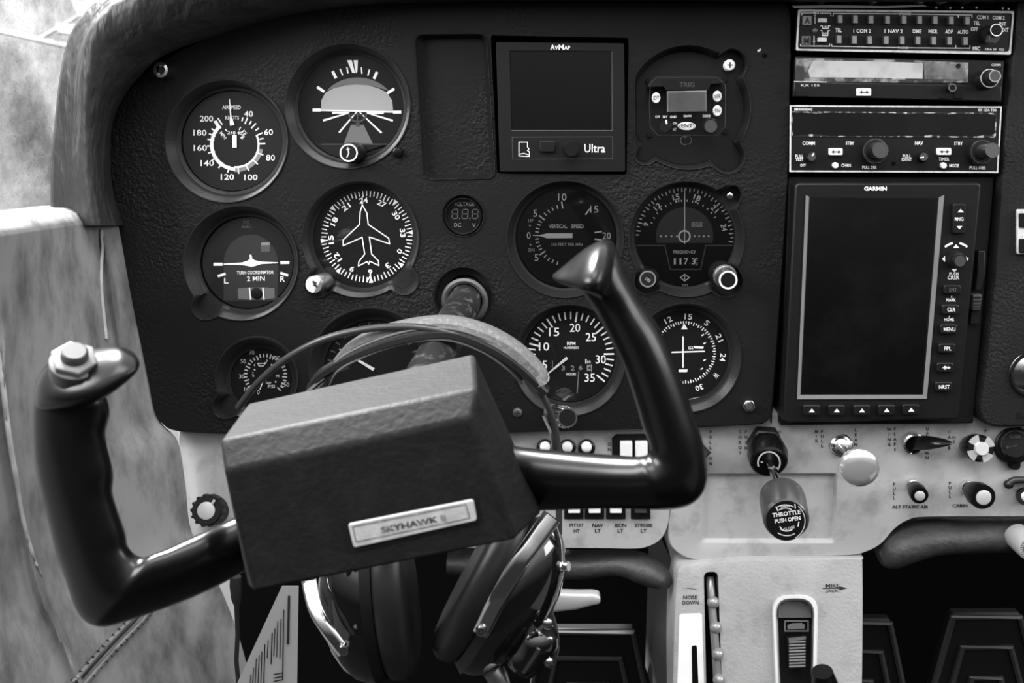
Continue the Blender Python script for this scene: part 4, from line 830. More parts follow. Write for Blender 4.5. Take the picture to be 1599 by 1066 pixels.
m.ring(452, 534, 76, 80, 60, 125); m.ring(452, 534, 60, 64, 62, 122); m.ring(458, 528, 74, 78, 235, 300); m.ring(458, 528, 50, 56, 235, 300); m.ring(452, 534, 92, 95, -60, 50)
m.line(405, 464, 416, 486, 5); m.line(497, 452, 499, 474, 5); m.line(424, 560, 436, 576, 5); m.line(516, 536, 512, 560, 5); m.text('OPEN', 450, 464, 10, 42, -6); m.text('CLOSE', 468, 568, 12, 56, -14); m.build('lettering', 'white', t)
# mixture
t = T('mixture_control', 'polished round knob on a short rod with a chrome ferrule, right of the throttle', 'control', P(1313, 692, LP))
turned('ferrule', 'chrome', t, S1(Z9, 716, 168), S1(Z9, 722, 172), LP, LP-.012, [(0, 8), (.05, 11), (.4, 12.5), (.45, 16), (.8, 17), (.85, 18.5), (1, 19)], 40)
turned('rod', 'steel', t, S1(Z9, 722, 172), S1(Z9, 775, 236), LP-.010, LP-.045, [(0, 5.5), (1, 5.5)], 20)
turned('knob', 'polished', t, S1(Z9, 796, 262), S1(Z9, 812, 292), LP-.040, LP-.052, [(0, 4), (.04, 16), (.14, 26), (.3, 31), (.5, 32.5), (.75, 31), (.95, 18), (1, 8)], 48, ang=70)
# flap lever
t = T('flap_switch', 'black pointed lever in a chrome ring between WING FLAPS and UP DOWN', 'control', P(1425, 693, LP))
m = MB(); m.cap = False; m.lathe(*S1(Z9, 1066, 160), [(13, LP-.003), (14, LP-.006), (17, LP-.005), (18.5, LP)], 40); m.build('ring', 'chrome', t)
m = MB(LP-.004); m.disc(*S1(Z9, 1066, 160), 14); m.build('bore', 'void', t)
m = MB(); secs = []
for x, y, d, h_, w_ in ((1050, 160, LP-.002, 28, .006), (1090, 158, LP-.010, 32, .008), (1140, 156, LP-.018, 30, .008), (1180, 156, LP-.023, 24, .007), (1225, 156, LP-.026, 14, .005), (1247, 157, LP-.027, 7, .003)):
    c = P(*S1(Z9, x, y), d); k_ = K(*S1(Z9, x, y), d)/Z9[2]; secs.append([c+Vector((0, w_*math.sin(a)*abs(math.sin(a))**-.3 if abs(math.sin(a)) > .01 else 0, h_*k_*math.cos(a))) for a in [2*PI*i/12 for i in range(12)]])
m.loft(secs); m.build('lever', 'gloss', t, ang=30)
# carb heat
t = T('carburettor_heat_knob', 'faceted black and chrome knob between CARB HT and the round black socket', 'control', P(1522, 697, LP))
turned('body', 'gloss', t, S1(Z9, 1335, 172), S1(Z9, 1392, 186), LP, LP-.024, [(0, 18), (.1, 22), (.5, 22), (1, 16)], 40)
x, y = S1(Z9, 1392, 186); m = axis_face(S1(Z9, 1335, 172), S1(Z9, 1392, 186), LP, LP-.024, .0004)
for i in range(4): a0 = 10+90*i; m.ring(x, y, 11, 22, a0, a0+52, 8)
m.build('facet', 'polished', t); axis_cap('cap', 'alu', t, S1(Z9, 1335, 172), S1(Z9, 1392, 186), LP, LP-.024, 11, .003)
# socket
t = T('power_socket', 'round black power socket with a hanging cap tab at the right edge', 'socket', P(1582, 694, LP))
turned('body', 'black', t, (1581, 694), (1583, 694), LP, LP-.007, [(0, 24), (.1, 27), (.5, 27.5), (.55, 30), (1, 31)], 48)
turned('cover', 'blackm', t, (1583, 694), (1585, 694), LP-.006, LP-.010, [(0, 20), (.3, 23), (1, 24)], 40)
m = MB(LP-.0104); m.text('USB', 1586, 682, 5, 16); m.line(1574, 698, 1600, 692, 1.5); m.line(1582, 696, 1590, 703, 1.5); m.disc(1573, 698, 2.5, 12); m.ring(1585, 694, 21, 22); m.build('marking', 'dgrey', t)
m = MB(); m.prism(rrect(1586, 724, 17, 20, 7), LP-.006, LP); m.build('cap_tab', 'blackm', t, bevel=.0008)
# small pull knobs
def pull(name, label, b, tp, r0, r1, rc, L, stem_r):
    t = T(name, label, 'control', P(*S1(Z9, *b), LP)); b_ = S1(Z9, *b); q = S1(Z9, *tp); mid = ((b_[0]*2+q[0])/3, (b_[1]*2+q[1])/3)
    turned('ferrule', 'chrome', t, b_, mid, LP, LP-L*.35, [(0, stem_r*.7), (.4, stem_r*.75), (.45, stem_r), (1, stem_r)], 24)
    turned('knob', 'gloss', t, mid, q, LP-L*.35, LP-L, [(0, r1), (.05, r1+1), (.5, r0), (1, r0*.75)], 36)
    axis_cap('cap', 'alu', t, mid, q, LP-L*.35, LP-L, rc); return t
pull('static_air_knob', 'small black pull knob with a silver face above ALT STATIC AIR', (1058, 350), (1097, 412), 14, 13, 8, .028, 9)
pull('cabin_heat_knob', 'black pull knob with a silver face, right of the word CABIN', (1322, 368), (1404, 420), 20, 19, 12, .030, 12)
t = T('cable', 'short black cable hooked over the lower panel at the right edge', 'cable', P(1580, 754, LP)); m = MB(); m.tube([P(x, y, LP-.005) for x, y in spline([(1575, 756), (1582, 750), (1600, 749), (1625, 754), (1650, 770)], 6)], .0028, 10); m.build('lead', 'wire', t); m = MB(); m.ball(P(1575, 756, LP-.004), .0037); m.build('plug', 'black', t)
t = T('cabin_air_knob', 'black knob half cut off at the right edge below the cable', 'control', P(1597, 773, LP)); turned('knob', 'gloss', t, (1598, 773), (1603, 775), LP, LP-.018, [(0, 13), (.1, 15), (1, 12)]); axis_cap('cap', 'alu', t, (1598, 773), (1603, 775), LP, LP-.018, 8)
t = T('round_plate', 'pale round disc cut off by the right edge below the rolled pad', 'disc', P(1612, 857, -.01)); m = MB(); m.lathe(1612, 857, [(17, -.014), (20, -.0135), (21.5, -.011), (21, .012)], 40); m.build('disc', 'alu', t)
m = MB(-.0143); m.ring(1612, 857, 11, 14); [m.tick(1612, 857, 15, 19, a, 1.2) for a in range(100, 260, 12)]; m.build('embossing', 'dim', t)
# left end: knob
t = T('dimmer_knob', 'black fluted knob with a spun silver cap at the left end of the switch panel', 'knob', P(330, 796, LP)); kb = knob(t, (333, 795), (322, 797), LP, LP-.018, 25, 23, 'knob', ring=None, capm=None, bodym='black', flutes=14); axis_cap('cap', 'alu', t, (333, 795), (322, 797), LP, LP-.018, 13.5); m = MB(LP-.0187); m.line(331, 786, 335, 780, 4); m.build('pointer_mark', 'cream', t)
# breakers and switches
for x, lab in ((851, 'leftmost of three round white push buttons above the horn arm'), (886, 'middle of three round white push buttons above the horn arm'), (916, 'rightmost of three round white push buttons above the horn arm')):
    t = T('circuit_breaker', lab, 'breaker', P(x, 699, LP), 'round breakers on the switch panel'); m = MB(); m.cap = False; m.lathe(x, 699, [(9, LP-.001), (10.5, LP-.004), (13, LP-.003), (13.5, LP)], 36); m.build('collar', 'black', t); m = MB(); m.lathe(x, 699, [(6, LP-.008), (8, LP-.007), (8.3, LP)], 28); m.build('button', 'white', t, ang=60)
Z10 = (780, 620, 3.5525)
t = T('master_switch', 'double white rocker switch in a black bezel beside the word ON', 'switch', P(990, 690, LP)); m = MB(0, Z10); m.prism([(625, 232), (648, 210), (870, 208), (872, 420), (625, 420)], LP-.003, LP+.001); m.build('bezel', 'blackm', t, bevel=.0006)
for x in (703, 788): m = MB(0, Z10); m.prism([(x-34, 250), (x+34, 249), (x+34, 390), (x-34, 390)], LP-.008, LP); m.build('rocker', 'white', t, bevel=.0008)
for x, y, s_, lab in ((413, 640, .35, 'PITOT HT'), (527, 638, .3, 'NAV LT'), (645, 642, .5, 'BCN LT'), (783, 648, .12, 'STROBE LT')):
    t = T('rocker_switch', f'black rocker switch with a pale top above the letters {lab}', 'switch', P(*S1(Z10, x, y), LP), 'rocker switches along the switch panel'); m = MB(0, Z10); m.prism([(x-54, 560), (x+54, 560), (x+54, 676), (x-54, 676)], LP-.002, LP+.001); m.build('bezel', 'blackm', t, bevel=.0005)
    m = MB(0, Z10); m.prism([(x-32, 560), (x+34, 560), (x+34, 645), (x-32, 645)], LP-.007, LP); m.build('rocker', 'white' if s_ > .2 else 'dgrey', t, bevel=.0007)
t = T('primer_knob', 'black pointed knob beside PULL ON, partly behind the right horn', 'control', P(1092, 706, LP)); turned('knob', 'black', t, (1085, 706), (1088, 706), LP, LP-.016, [(0, 20), (.1, 23), (1, 22)], 4)
t = T('ignition_key', 'chrome and black ribbed knob at the lower edge of the panel, under the RPM gauge', 'knob', P(872, 648, 0)); turned('collar', 'steel', t, (862, 645), (868, 647), 0, -.006, [(0, 13), (1, 15)], 24); kb = knob(t, (868, 647), (886, 652), -.006, -.022, 16, 16, 'knob', ring='dgrey', capm='blackm', bodym='chrome', flutes=14)

# ================================================================ pedestal
Z11 = (1020, 820, 2.7617)
pp = P(1200, 875, .006); pn = Vector((0, -1, .22)).normalized()
# face plane: top edge at the panel, leaning towards the viewer lower down
def PP(px, py, lift=0.0): return PN(px, py, pp+pn*lift, pn)
face = spline([(1062, 900), (1064, 890), (1074, 884), (1110, 880), (1200, 876), (1332, 873), (1341, 876), (1343, 884), (1343, 1000), (1343, 1180)], 4)+spline([(1052, 1180), (1054, 1066), (1058, 960), (1062, 900)], 4)[:-1]
slotA = rquad([(1099, 893), (1121, 892), (1129, 1120), (1104, 1120)], 9); 
hou = rquad([(1206, 930), (1276, 930), (1272, 1130), (1214, 1130)], 26)
m = MB(); bm_l = [[PP(*q) for q in face], [PP(*q) for q in slotA], [PP(*q) for q in hou]]
def fill_plane(loops, nrm):
    bm = bmesh.new(); ed = []
    for lp_ in loops:
        vs = [bm.verts.new(q) for q in lp_]; ed += [bm.edges.new((vs[i], vs[(i+1) % len(vs)])) for i in range(len(vs))]
    bmesh.ops.triangle_fill(bm, edges=ed, use_beauty=True, use_dissolve=False, normal=nrm); bm.verts.index_update()
    v = [q.co.copy() for q in bm.verts]; f = [tuple(x.index for x in p.verts) for p in bm.faces]; bm.free(); return v, f
m.add(*fill_plane(bm_l, pn))
A = bm_l[0]; c_ = sum(A, Vector())/len(A)
B = [q+(q-c_).normalized()*.003-pn*.003 for q in A]; D = [q-pn*.0+Vector((0, .10, 0)) for q in B]; m.loft([A, [q+(q-c_).normalized()*.002-pn*.0008 for q in A], B, D], caps=False)
A = bm_l[1]; m.loft([A, [q-pn*.014 for q in A]], caps=False); m.add([q-pn*.014 for q in A], [tuple(range(len(A)))])
A = bm_l[2]; m.loft([A, [q-pn*.02 for q in A]], caps=False)
ped = m.build('pedestal', 'pedestal', weld=True, ang=35); tag(ped, 'pale grained pedestal below the throttle panel with trim wheel slot and lever', 'pedestal')
m = MB(); A = bm_l[1]; m.loft([[q+pn*.0002 for q in A], [q-pn*.0135 for q in A]], caps=False); m.add([q-pn*.0135 for q in A], [tuple(range(len(A)))]); m.build('slot', 'void', ped)
m = MB(); m.plane = (pp+pn*.0004, pn); m.tf = Z11; m.text('NOSE', 160, 310, 17, 62, bold=.025); m.text('DOWN', 161, 333, 17, 70, bold=.025); m.line(128, 268, 190, 276, 1.5); m.build('legend', 'ink', ped)
m = MB(); m.plane = (pp+pn*.0004, pn); m.tf = Z11; m.text('MIKE', 774, 260, 16, 58, bold=.02); m.text('JACK', 772, 284, 15, 54, bold=.02); m.line(730, 272, 805, 271, 3); m.poly([(803, 262), (838, 270), (803, 280)]); m.build('legend', 'ink', ped)
m = MB(); m.plane = (pp+pn*.0007, pn); m.poly(rquad([(1080, 1008), (1088, 1007), (1093, 1120), (1082, 1120)], 3)); m.build('indicator_slot', 'void', ped)
m = MB(); A = [PP(*q) for q in rquad([(1061, 958), (1096, 957), (1101, 1120), (1056, 1120)], 4)]; m.loft([[q+pn*.0003 for q in A], [q-pn*.001 for q in A]]); m.build('sun_patch_plate', 'white', ped)  # white plate added for the sunlit patch, brightness put in as colour
# dark side of the pedestal on the left
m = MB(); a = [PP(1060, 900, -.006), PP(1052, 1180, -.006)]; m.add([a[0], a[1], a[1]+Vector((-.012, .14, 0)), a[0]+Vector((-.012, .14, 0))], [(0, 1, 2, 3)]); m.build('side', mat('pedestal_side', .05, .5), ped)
# trim wheel
t = T('trim_wheel', 'grey trim wheel with round knobs along its rim, in the pedestal slot beside NOSE DOWN', 'wheel', PP(1112, 990))
m = MB(); rim = spline([(1109, 902, -.010), (1110, 920, -.005), (1113, 960, -.001), (1117, 1010, .002), (1120, 1060, .003), (1123, 1115, .003)], 6); m.tube([PP(*q) for q in rim], [.0034]*len(rim), 14); m.build('rim', mat('trim_rim', .25, .3, .5), t)
for x, y, l_ in ((1111, 940, .001), (1115, 979, .003), (1118.5, 1021, .005), (1120, 1061, .006)): m = MB(); m.ball(PP(x+2.5, y, l_), .0050); m.build('grip_knob', mat('trim_knob', .28, .3, .4) if 'trim_knob' not in bpy.data.materials else bpy.data.materials['trim_knob'], t)
# lever unit
t = T('lever_gate', 'chrome-framed black slider lever sunk in the middle of the pedestal', 'lever', PP(1242, 1010))
A = [PP(*q, .002) for q in hou]; hi_ = rquad([(1214, 938), (1268, 938), (1265, 1130), (1221, 1130)], 22)
m = MB(); m.loft([[PP(*q, .0002) for q in rquad([(1204, 928), (1278, 928), (1274, 1130), (1211, 1130)], 28)], [PP(*q, .004) for q in hou], [PP(*q, .004) for q in rquad([(1210, 934), (1272, 934), (1268, 1130), (1218, 1130)], 25)], [PP(*q, -.012) for q in hi_]], caps=False); m.build('frame', mat('bright_frame', .8, .3, .15), t, ang=60)
m = MB(); m.add([PP(*q, -.011) for q in hi_], [tuple(range(len(hi_)))]); m.build('well', 'blackm', t)
m = MB(); secs = [[PP(1215, 958, -.004), PP(1267, 958, -.004)], [PP(1218, 946, .002), PP(1262, 946, .002)]]
m.add([PP(1215, 964, -.002), PP(1216, 946, -.004), PP(1228, 939, -.006), PP(1252, 939, -.006), PP(1266, 946, -.004), PP(1267, 964, -.002)], [tuple(range(6))]); m.build('hood', 'dgrey', t)
m = MB(); m.plane = (pp-pn*.002, pn); m.tf = Z11; m.pline([(568, 412), (668, 412), (668, 455), (568, 455)], 6, True); m.build('window_frame', 'mid', t)
m = MB(); m.plane = (pp-pn*.002, pn); m.tf = Z11; m.poly([(578, 430), (600, 422), (640, 420), (654, 428), (652, 446), (580, 448)]); m.build('window', 'mid', t)
m = MB(); a = [PP(*S1(Z11, x, y), .001) for x, y in ((582, 484), (660, 476), (656, 615), (588, 618))]; b = [q-pn*.012 for q in a]; m.add(a+b, [(0, 1, 2, 3), (7, 6, 5, 4), (0, 4, 5, 1), (1, 5, 6, 2), (2, 6, 7, 3), (3, 7, 4, 0)]); sl = m.build('slider', 'black', t, bevel=.001)
m = MB()
for i in range(9): y = 505+13*i; m.tube([PP(*S1(Z11, 586, y), .0015), PP(*S1(Z11, 656, y-3), .0015)], .0009, 6)
m.build('ridge', 'mid', sl); m = MB(); m.plane = (pp+pn*.0015, pn); m.tf = Z11; m.poly([(584, 486), (659, 478), (658, 492), (585, 500)]); m.build('slider_top', 'steel', sl)
t = T('cowl_flap_lever', 'small black lever knob standing at the bottom edge of the pedestal', 'lever', PP(1285, 1050)); m = MB(); c0 = PP(1284, 1048, .03); c1 = PP(1300, 1150, .0); ax = [c0.lerp(c1, i/6) for i in range(7)]; m.tube(ax, [.008, .0105, .0115, .012, .012, .012, .012], 20); m.build('knob', 'gloss', t, ang=60)

# ================================================================ foot well
def pedal(name, label, outer, y, lean=.05):
    t = T(name, label, 'pedal', P(*outer[2], y)); c = [P(a, b, y) for a, b in outer]
    n_ = (c[1]-c[0]).cross(c[3]-c[0]).normalized(); n_ = n_ if n_.y < 0 else -n_
    m = MB(); b_ = [q-n_*.012 for q in c]; m.add(c+b_, [(0, 1, 2, 3), (7, 6, 5, 4), (0, 4, 5, 1), (1, 5, 6, 2), (2, 6, 7, 3), (3, 7, 4, 0)]); m.build('pad', 'pedal', t, bevel=.002)
    ctr = ((outer[2][0]+outer[3][0])/2, outer[2][1])
    for sx_, sy_ in ((.97, .97), (.70, .70), (.42, .42)):
        pts = [(ctr[0]+(x-ctr[0])*sx_, ctr[1]+(y_-ctr[1])*sy_) for x, y_ in (outer[3], outer[0], outer[1], outer[2])]; m = MB(); m.tube([P(a, b, y)+n_*.001 for a, b in pts], .003, 6); m.build('ridge', 'ridge', t)
pedal('rudder_pedal', 'black ridged rudder pedal below the silver brake handle', [(846, 982), (990, 982), (1022, 1130), (815, 1130)], .10)
pedal('rudder_pedal', 'black ridged rudder pedal half hidden behind the pedestal', [(1290, 967), (1391, 967), (1425, 1130), (1250, 1130)], .10)
pedal('rudder_pedal', 'black ridged rudder pedal nearest the right edge', [(1486, 958), (1594, 957), (1640, 1130), (1438, 1130)], .10)
t = T('brake_handle', 'short silver handle sticking out to the right of the headset', 'handle', P(880, 940, -.02)); m = MB(); secs = []
for x, y0, y1 in ((800, 918, 968), (865, 921, 953), (900, 922, 949), (925, 922, 942), (934, 924, 940), (937, 928, 936)):
    a = P(x, y0, -.03); b = P(x, y1, -.03); c = (a+b)/2; secs.append([c+(a-b)/2*math.copysign(abs(math.cos(q))**.6, math.cos(q))+Vector((0, .006*math.copysign(abs(math.sin(q))**.6, math.sin(q)), 0)) for q in [2*PI*i/16 for i in range(16)]])
m.loft(secs); m.build('grip', 'alu', t)
# ================================================================ headset hung round the control column
HB = -.115
t = T('headset', 'pilot headset with chrome yokes hanging round the control column behind the yoke hub', 'headset', P(650, 1040, HB))
def ribbon(path, m_, name, wpx, th, y0=HB, parent=t, n=10):
    """a strap following pixel points (x, y, depth): flat section wpx wide across the path"""
    m = MB(); pts = spline(path, 6); secs = []
    for i, (x, y, d) in enumerate(pts):
        a = pts[max(i-1, 0)]; b = pts[min(i+1, len(pts)-1)]; tx, ty = b[0]-a[0], b[1]-a[1]; L = math.hypot(tx, ty) or 1
        w_ = wpx if not callable(wpx) else wpx(i/(len(pts)-1))
        q0 = P(x-ty/L*w_, y+tx/L*w_, d); q1 = P(x+ty/L*w_, y-tx/L*w_, d); c = (q0+q1)/2; h = (q1-q0)/2
        secs.append([c+h*math.copysign(abs(math.cos(k))**.7, math.cos(k))+Vector((0, th*math.copysign(abs(math.sin(k))**.7, math.sin(k)), 0)) for k in [2*PI*j/n for j in range(n)]])
    m.loft(secs); return m.build(name, m_, parent, ang=50)
ribbon([(524, 566, HB+.004), (548, 540, HB), (590, 520, HB-.004), (650, 507, HB-.006), (705, 506, HB-.006), (760, 522, HB-.006), (805, 548, HB-.004), (838, 580, HB), (846, 596, HB)], 'band', 'headband', lambda f_: 5+9*min(1, f_*1.6) if f_ < .93 else 11, .012)
ribbon([(488, 604, HB), (506, 582, HB-.004), (560, 552, HB-.010), (630, 528, HB-.014), (700, 520, HB-.014), (760, 540, HB-.012), (810, 572, HB-.008), (852, 612, HB-.002)], 'cushion', 'band_padding', 9, .008)
for k_, (o_, c_) in enumerate(((0, 'strap'), (6, 'dgrey'), (12, 'strap'), (18, 'dgrey'), (24, 'strap'))):
    m = MB(); m.tube([P(x, y, d) for x, y, d in spline([(500+o_*.6, 596+o_*.2, HB-.006), (530, 560+o_*.7, HB-.014), (580, 534+o_*.75, HB-.018), (640, 516+o_*.75, HB-.020), (700, 513+o_*.75, HB-.020), (752, 527+o_*.9, HB-.018), (792, 549+o_*1.1, HB-.014), (815, 575+o_, HB-.008)], 6)], .0008, 6); m.build('band_strap', c_, t)
m = MB(); m.tube([P(x, y, HB-.008) for x, y in spline([(480, 612), (495, 600), (520, 580), (545, 570)], 6)], .0022, 8); m.build('spring_wire', 'chrome', t)
m = MB(); m.tube([P(x, y, d) for x, y, d in spline([(372, 636, -.10), (405, 595, -.11), (450, 558, -.12), (505, 530, -.128), (570, 514, -.132), (640, 510, -.134), (700, 519, -.134), (750, 537, -.132), (800, 568, -.128), (840, 608, -.122), (862, 650, -.117), (871, 700, -.113), (873, 780, -.112), (872, 860, -.112)], 8)], .0024, 12); m.build('cable', 'tube', t)
m = MB(); m.tube([P(x, y, HB) for x, y in spline([(849, 648), (854, 660), (861, 676), (864, 700), (866, 760)], 6)], .0012, 8); m.build('arm_wire', 'chrome', t)
def frame_at(c, ax):
    ax = ax.normalized(); u = Vector((0, 1, 0)); u = (u-ax*u.dot(ax)).normalized(); return ax, u, ax.cross(u)
def oval(m, c, ax, prof, ru, rv, n=48):
    ax, u, v_ = frame_at(c, ax); m.loft([[c+ax*h+u*(math.cos(a)*ru*r)+v_*(math.sin(a)*rv*r) for a in [2*PI*i/n for i in range(n)]] for h, r in prof]); return m
k0 = K(780, 930, HB)
def earcup(cx, cy, dxy, rv, side):
    c = P(cx, cy, HB); d = (P(cx+dxy[0], cy+dxy[1], HB)-c).normalized()
    s_ = oval(MB(), c, d, [(.0, .96), (.004, 1), (.010, 1), (.018, .95), (.026, .84), (.033, .66), (.038, .42), (.040, .15)], .034, rv).build('ear_shell', 'shell', t, ang=60)
    oval(MB(), c, d, [(-.003, .93), (.001, .98), (.004, 1.02), (.004, .9)], .034, rv).build('shell_rim', 'black', t, ang=50)
    oval(MB(), c, d, [(-.024, .55), (-.025, .74), (-.022, .90), (-.015, .98), (-.007, .97), (-.002, .88), (0, .8)], .034, rv).build('ear_cushion', 'cushion', t, ang=60)
    return c, d
cR, dR = earcup(775, 925, (235, 118), .064, 1)
cL, dL = earcup(590, 940, (-240, 14), .060, -1)
ribbon([(862, 806, HB-.040), (838, 840, HB-.046), (810, 880, HB-.052), (778, 935, HB-.052), (758, 975, HB-.046), (750, 990, HB-.043)], 'chrome', 'arm', lambda f_: 16-3*f_, .0012)
ribbon([(482, 905, HB-.02), (492, 950, HB-.034), (512, 985, HB-.042), (536, 1018, HB-.044)], 'chrome', 'arm', lambda f_: 12-2*f_, .0012)
for x, y, d in ((751, 987, HB-.045), (536, 1017, HB-.046)):
    m = MB(); m.lathe(x, y, [(3, d-.004), (8, d-.0035), (9, d-.001), (9, d+.004)], 24); m.build('screw', 'chrome', t); m = MB(d-.0042); m.ring(x, y, 3, 5); m.build('screw_recess', 'ink', t)
# wire bails, microphone boom joint and small knob on the right shell
m = MB(); m.tube([P(x, y, HB-.012) for x, y in spline([(862, 812), (873, 850), (872, 900), (862, 945), (842, 985), (815, 1022)], 8)], .0020, 8); m.build('arm_wire', 'chrome', t)
m = MB(); m.tube([P(x, y, HB+.01) for x, y in spline([(858, 955), (866, 985), (867, 1015), (858, 1040)], 8)], .0028, 8); m.build('cable', 'wire', t)
turned('volume_knob', 'chrome', t, (868, 884), (888, 884), HB-.01, HB-.014, [(0, 7.5), (.3, 8), (.4, 8), (.45, 10), (1, 10)], 20)
c = P(833, 1010, HB-.02); ax = (P(850, 990, HB-.02)-P(815, 1040, HB-.02)).normalized(); m = MB(); m.tube([c-ax*.018, c-ax*.010, c-ax*.006, c+ax*.004, c+ax*.012, c+ax*.016], [.011, .0135, .0125, .014, .0135, .010], 24); m.build('boom_joint', 'shell', t)
for x, y, r_ in ((855, 974, 9), (858, 1000, 7), (857, 1034, 8)): m = MB(); m.ball(P(x, y, HB-.028), r_*k0, 10, (1, .5, 1)); m.build('screw', 'chrome', t, ang=20)
m = MB(); m.add([P(814, 1050, HB-.036), P(819, 1052, HB-.036), P(844, 1016, HB-.036), P(838, 1013, HB-.036)]+[P(814, 1050, HB-.034), P(819, 1052, HB-.034), P(844, 1016, HB-.034), P(838, 1013, HB-.034)], [(0, 1, 2, 3), (7, 6, 5, 4), (0, 4, 5, 1), (1, 5, 6, 2), (2, 6, 7, 3), (3, 7, 4, 0)]); m.build('clip', 'chrome', t)
m = MB(); m.tube([P(x, y, HB-.02) for x, y in spline([(768, 1044), (778, 1060), (786, 1100)], 6)], .0075, 14); m.build('boom', 'steel', t)
# foot well bits around it
t = T('checklist_card', 'white printed card with black bar columns leaning under the yoke hub', 'card', P(410, 1060, -.03))
m = MB(); a = [P(440, 915, -.035), P(466, 915, -.03), P(462, 1180, -.03), P(318, 1180, -.06)]; b = [q+Vector((0, .0012, 0)) for q in a]; m.add(a+b, [(0, 1, 2, 3), (7, 6, 5, 4), (0, 4, 5, 1), (1, 5, 6, 2), (2, 6, 7, 3), (3, 7, 4, 0)]); cd_ = m.build('sheet', 'paper', t)
pl0 = a[0]; pln = (a[1]-a[0]).cross(a[3]-a[0]).normalized(); pln = pln if pln.y < 0 else -pln
m = MB(); m.plane = (pl0+pln*.0004, pln); m.tf = (0, 680, 2.7625)
for x, y0, y1, w_ in ((1245, 690, 900, 10), (1222, 750, 1050, 5), (1210, 790, 960, 4), (1196, 800, 955, 4), (1184, 830, 950, 4), (1172, 850, 985, 5), (1155, 880, 960, 4), (1140, 900, 1120, 5), (1128, 930, 1066, 4), (1116, 945, 1075, 4), (1104, 960, 1070, 4), (1092, 1000, 1080, 4), (1080, 1030, 1100, 4)): m.line(x+2, y0, x-3, y1, w_)
for y in (1030, 1046, 1060): m.line(1180, y, 1222, y-8, 5)
m.build('print', 'ink', cd_)
t = T('plug_cable', 'thin black plug and cable hanging beside the printed card', 'cable', P(370, 980, -.02)); m = MB(); m.tube([P(x, y, -.045) for x, y in ((368, 900), (368, 915), (369, 935), (370, 946), (371, 990), (369, 1030), (372, 1066), (375, 1150))], [.0045, .0048, .0040, .0022, .0018, .0018, .0018, .0018], 10); m.build('lead', 'wire', t)

# ================================================================ control yoke
YF = -.285
yk = T('control_yoke', 'black control yoke with padded hub and two glossy horns in the foreground', 'yoke', P(590, 740, YF))
# column
m = MB(); c0 = P(730, 462, .02); c1 = P(648, 620, -.20); m.tube([c0.lerp(c1, i/8) for i in range(9)], .0128, 32); m.build('column', 'shaft', yk)
col = T('column_collar', 'pale ring collar where the control column enters the panel', 'collar', P(733, 462, .004))
ax = (c1-c0).normalized(); m = MB(); cc = c0.lerp(c1, .06)
u = Vector((1, 0, 0)); u = (u-ax*u.dot(ax)).normalized(); v_ = ax.cross(u)
m.loft([[cc+ax*h+(u*math.cos(a)+v_*math.sin(a))*r for a in [2*PI*i/40 for i in range(40)]] for h, r in ((0, .0165), (.002, .0185), (.003, .0165), (.001, .0138), (-.006, .0134), (-.010, .0165), (0, .0165))], caps=False); m.build('ring', 'mid', col, ang=60)
# hub
FRONT = [(350, 736), (736, 652), (803, 845), (397, 924)]
MID = [(344, 686), (744, 604), (846, 802), (388, 916)]
BACK = [(386, 630), (740, 552), (838, 772), (424, 880)]
m = MB(); A = [P(*q, YF) for q in FRONT]; B = [P(*q, YF+.0105) for q in MID]; D = [P(*q, YF+.085) for q in BACK]
m.loft([D, B, A]); hub = m.build('hub_cover', 'yoke', yk, bevel=.0022, seg=3)
# nameplate
n0 = rquad([(543, 818), (739, 779.5), (745, 813), (552, 856)], 5); m = MB(); m.prism(n0, YF-.0016, YF+.001); npl = m.build('nameplate', 'plate', yk, bevel=.0006)
m = MB(); m.prism(rquad([(532, 812), (744, 770), (752, 816), (545, 864)], 9), YF-.0004, YF+.001); m.build('nameplate_recess', 'blackm', yk)
Z12 = (320, 480, 2.2207)
m = MB(YF-.0019, Z12); m.pline([(512, 760), (904, 682), (918, 730), (524, 812)], 3, True); m.text('SKYHAWK II', 722, 750, 22, 228, -11.2, bold=.03); m.build('lettering', mat('worn_ink', .03, .6, var=(220, .3, .5, .68)), npl)
# horns
def horn(sts, name, thick, m_='gloss', n=32, pw=1.12, sp=5, tilt=0):
    m = MB(); secs = []
    for x0, y0, x1, y1, d, th in spline(sts, sp):
        a = P(x0, y0, d+tilt*th/.015); b = P(x1, y1, d-tilt*th/.015); c = (a+b)/2; h = (b-a)/2; nn = (CAM-c).normalized()
        secs.append([c+h*math.copysign(abs(math.cos(k))**pw, math.cos(k))+nn*(th*math.copysign(abs(math.sin(k))**pw, math.sin(k))) for k in [2*PI*j/n for j in range(n)]])
    m.loft(secs); return m.build(name, m_, yk, ang=70)
y = YF; th = .016
LH = [(56, 612, 160, 610, y, th*.8), (52, 630, 168, 626, y, th), (51, 655, 171, 648, y, th), (52, 690, 165, 676, y, th), (54, 716, 168, 700, y, th), (60, 752, 177, 738, y, th), (68, 786, 176, 768, y, th), (76, 818, 184, 797, y, th), (87, 861, 196, 832, y, th), (97, 890, 199, 850, y, th), (107, 920, 207, 862, y, th), (120, 954, 216, 868, y, th), (138, 973, 226, 869, y, th), (165, 978, 240, 864, y, th), (203, 968, 262, 856, y+.004, th), (250, 952, 290, 843, y+.010, th), (300, 933, 325, 827, y+.018, th), (345, 912, 357, 812, y+.028, th), (395, 884, 400, 790, y+.035, th)]
h1 = horn(LH, 'horn', th)
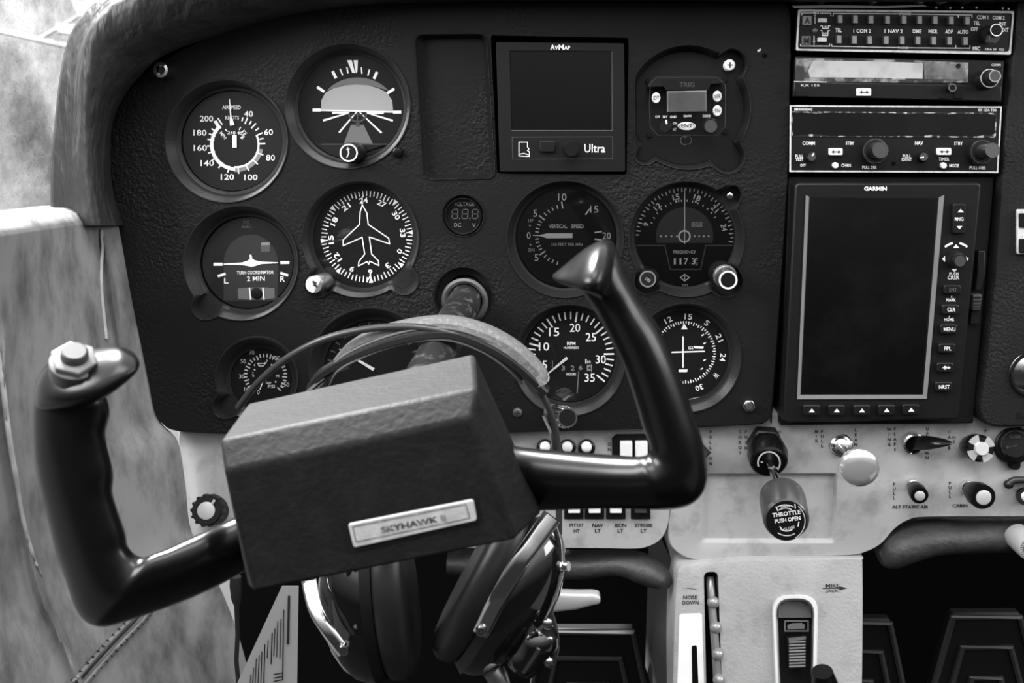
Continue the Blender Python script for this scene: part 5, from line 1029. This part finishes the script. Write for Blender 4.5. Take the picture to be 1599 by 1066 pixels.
TL = [(52, 612, 53, 628, y, .003), (58, 590, 60, 638, y-.001, .009), (76, 566, 76, 640, y-.003, .013), (98, 554, 98, 638, y-.005, .015), (125, 548, 128, 634, y-.006, .0155), (155, 543, 158, 624, y-.006, .015), (185, 541, 186, 606, y-.006, .012), (205, 548, 205, 590, y-.005, .009), (214, 556, 214, 580, y-.005, .006), (218, 564, 218, 570, y-.004, .002)]
horn(TL, 'thumb_rest', .02, pw=.9, tilt=.010)
m = MB(); kk = K(117, 560, y); cpt = P(116, 574, y-.013); axn = (P(116, 540, y-.016)-cpt).normalized(); axn = (axn*.9+(CAM-cpt).normalized()*.42).normalized()
def ring_on(c, ax, prof, n, name, m_, parent, rot=0):
    u = Vector((1, 0, 0)); u = (u-ax*u.dot(ax)).normalized(); v_ = ax.cross(u); m = MB(); m.loft([[c+ax*h+(u*math.cos(a)+v_*math.sin(a))*r for a in [2*PI*(i+rot)/n for i in range(n)]] for h, r in prof]); return m.build(name, m_, parent, bevel=.0004 if n < 12 else 0, ang=45)
ring_on(cpt, axn, [(-.004, .0112), (.004, .0112), (.0045, .0105)], 28, 'switch_collar', 'dgrey', yk)
sw_ = ring_on(cpt, axn, [(.0045, .0108), (.0075, .0108), (.008, .0098)], 6, 'push_to_talk_switch', 'mid', yk)
ring_on(cpt, axn, [(.008, .0064), (.0115, .0062), (.0125, .0052)], 28, 'button', 'dgrey', sw_)
y2 = YF+.004
RH = [(830, 799, 800, 695, y2+.03, th), (842, 797, 817, 698, y2+.028, th), (880, 796, 866, 703, y2+.022, th), (949, 794, 940, 709, y2+.012, th), (1000, 795, 985, 712, y2+.004, th), (1030, 795.5, 1002, 712, y2, th), (1052, 795, 1011, 709, y2, th), (1078, 788, 1014, 703, y2, th), (1096, 772, 1014, 696, y2, th), (1104, 748, 1012, 688, y2, th), (1104, 722, 1008, 678, y2, th), (1097, 688, 1003, 664, y2, th), (1084, 648, 996, 640, y2, th), (1070, 608, 985, 605, y2, th), (1053, 562, 972, 570, y2, th), (1032, 516, 954, 532, y2, th), (1007, 478, 935, 496, y2, th), (985, 440, 917, 468, y2-.002, th), (970, 408, 905, 450, y2-.004, th*.9), (962, 394, 902, 440, y2-.005, th*.6)]
h2 = horn(RH, 'horn', th)
TR = [(968, 398, 955, 470, y2-.004, .008), (958, 380, 940, 466, y2-.008, .014), (945, 374, 925, 459, y2-.010, .016), (930, 379, 908, 454, y2-.010, .014), (910, 391, 893, 449, y2-.008, .010), (890, 407, 880, 444, y2-.006, .007), (873, 421, 869, 439, y2-.005, .004), (863, 429, 863, 434, y2-.004, .0015)]
horn(TR, 'thumb_rest', .02, pw=.9, tilt=.012)
for o in bpy.data.objects:
    if '_loc' in o: del o['_loc']
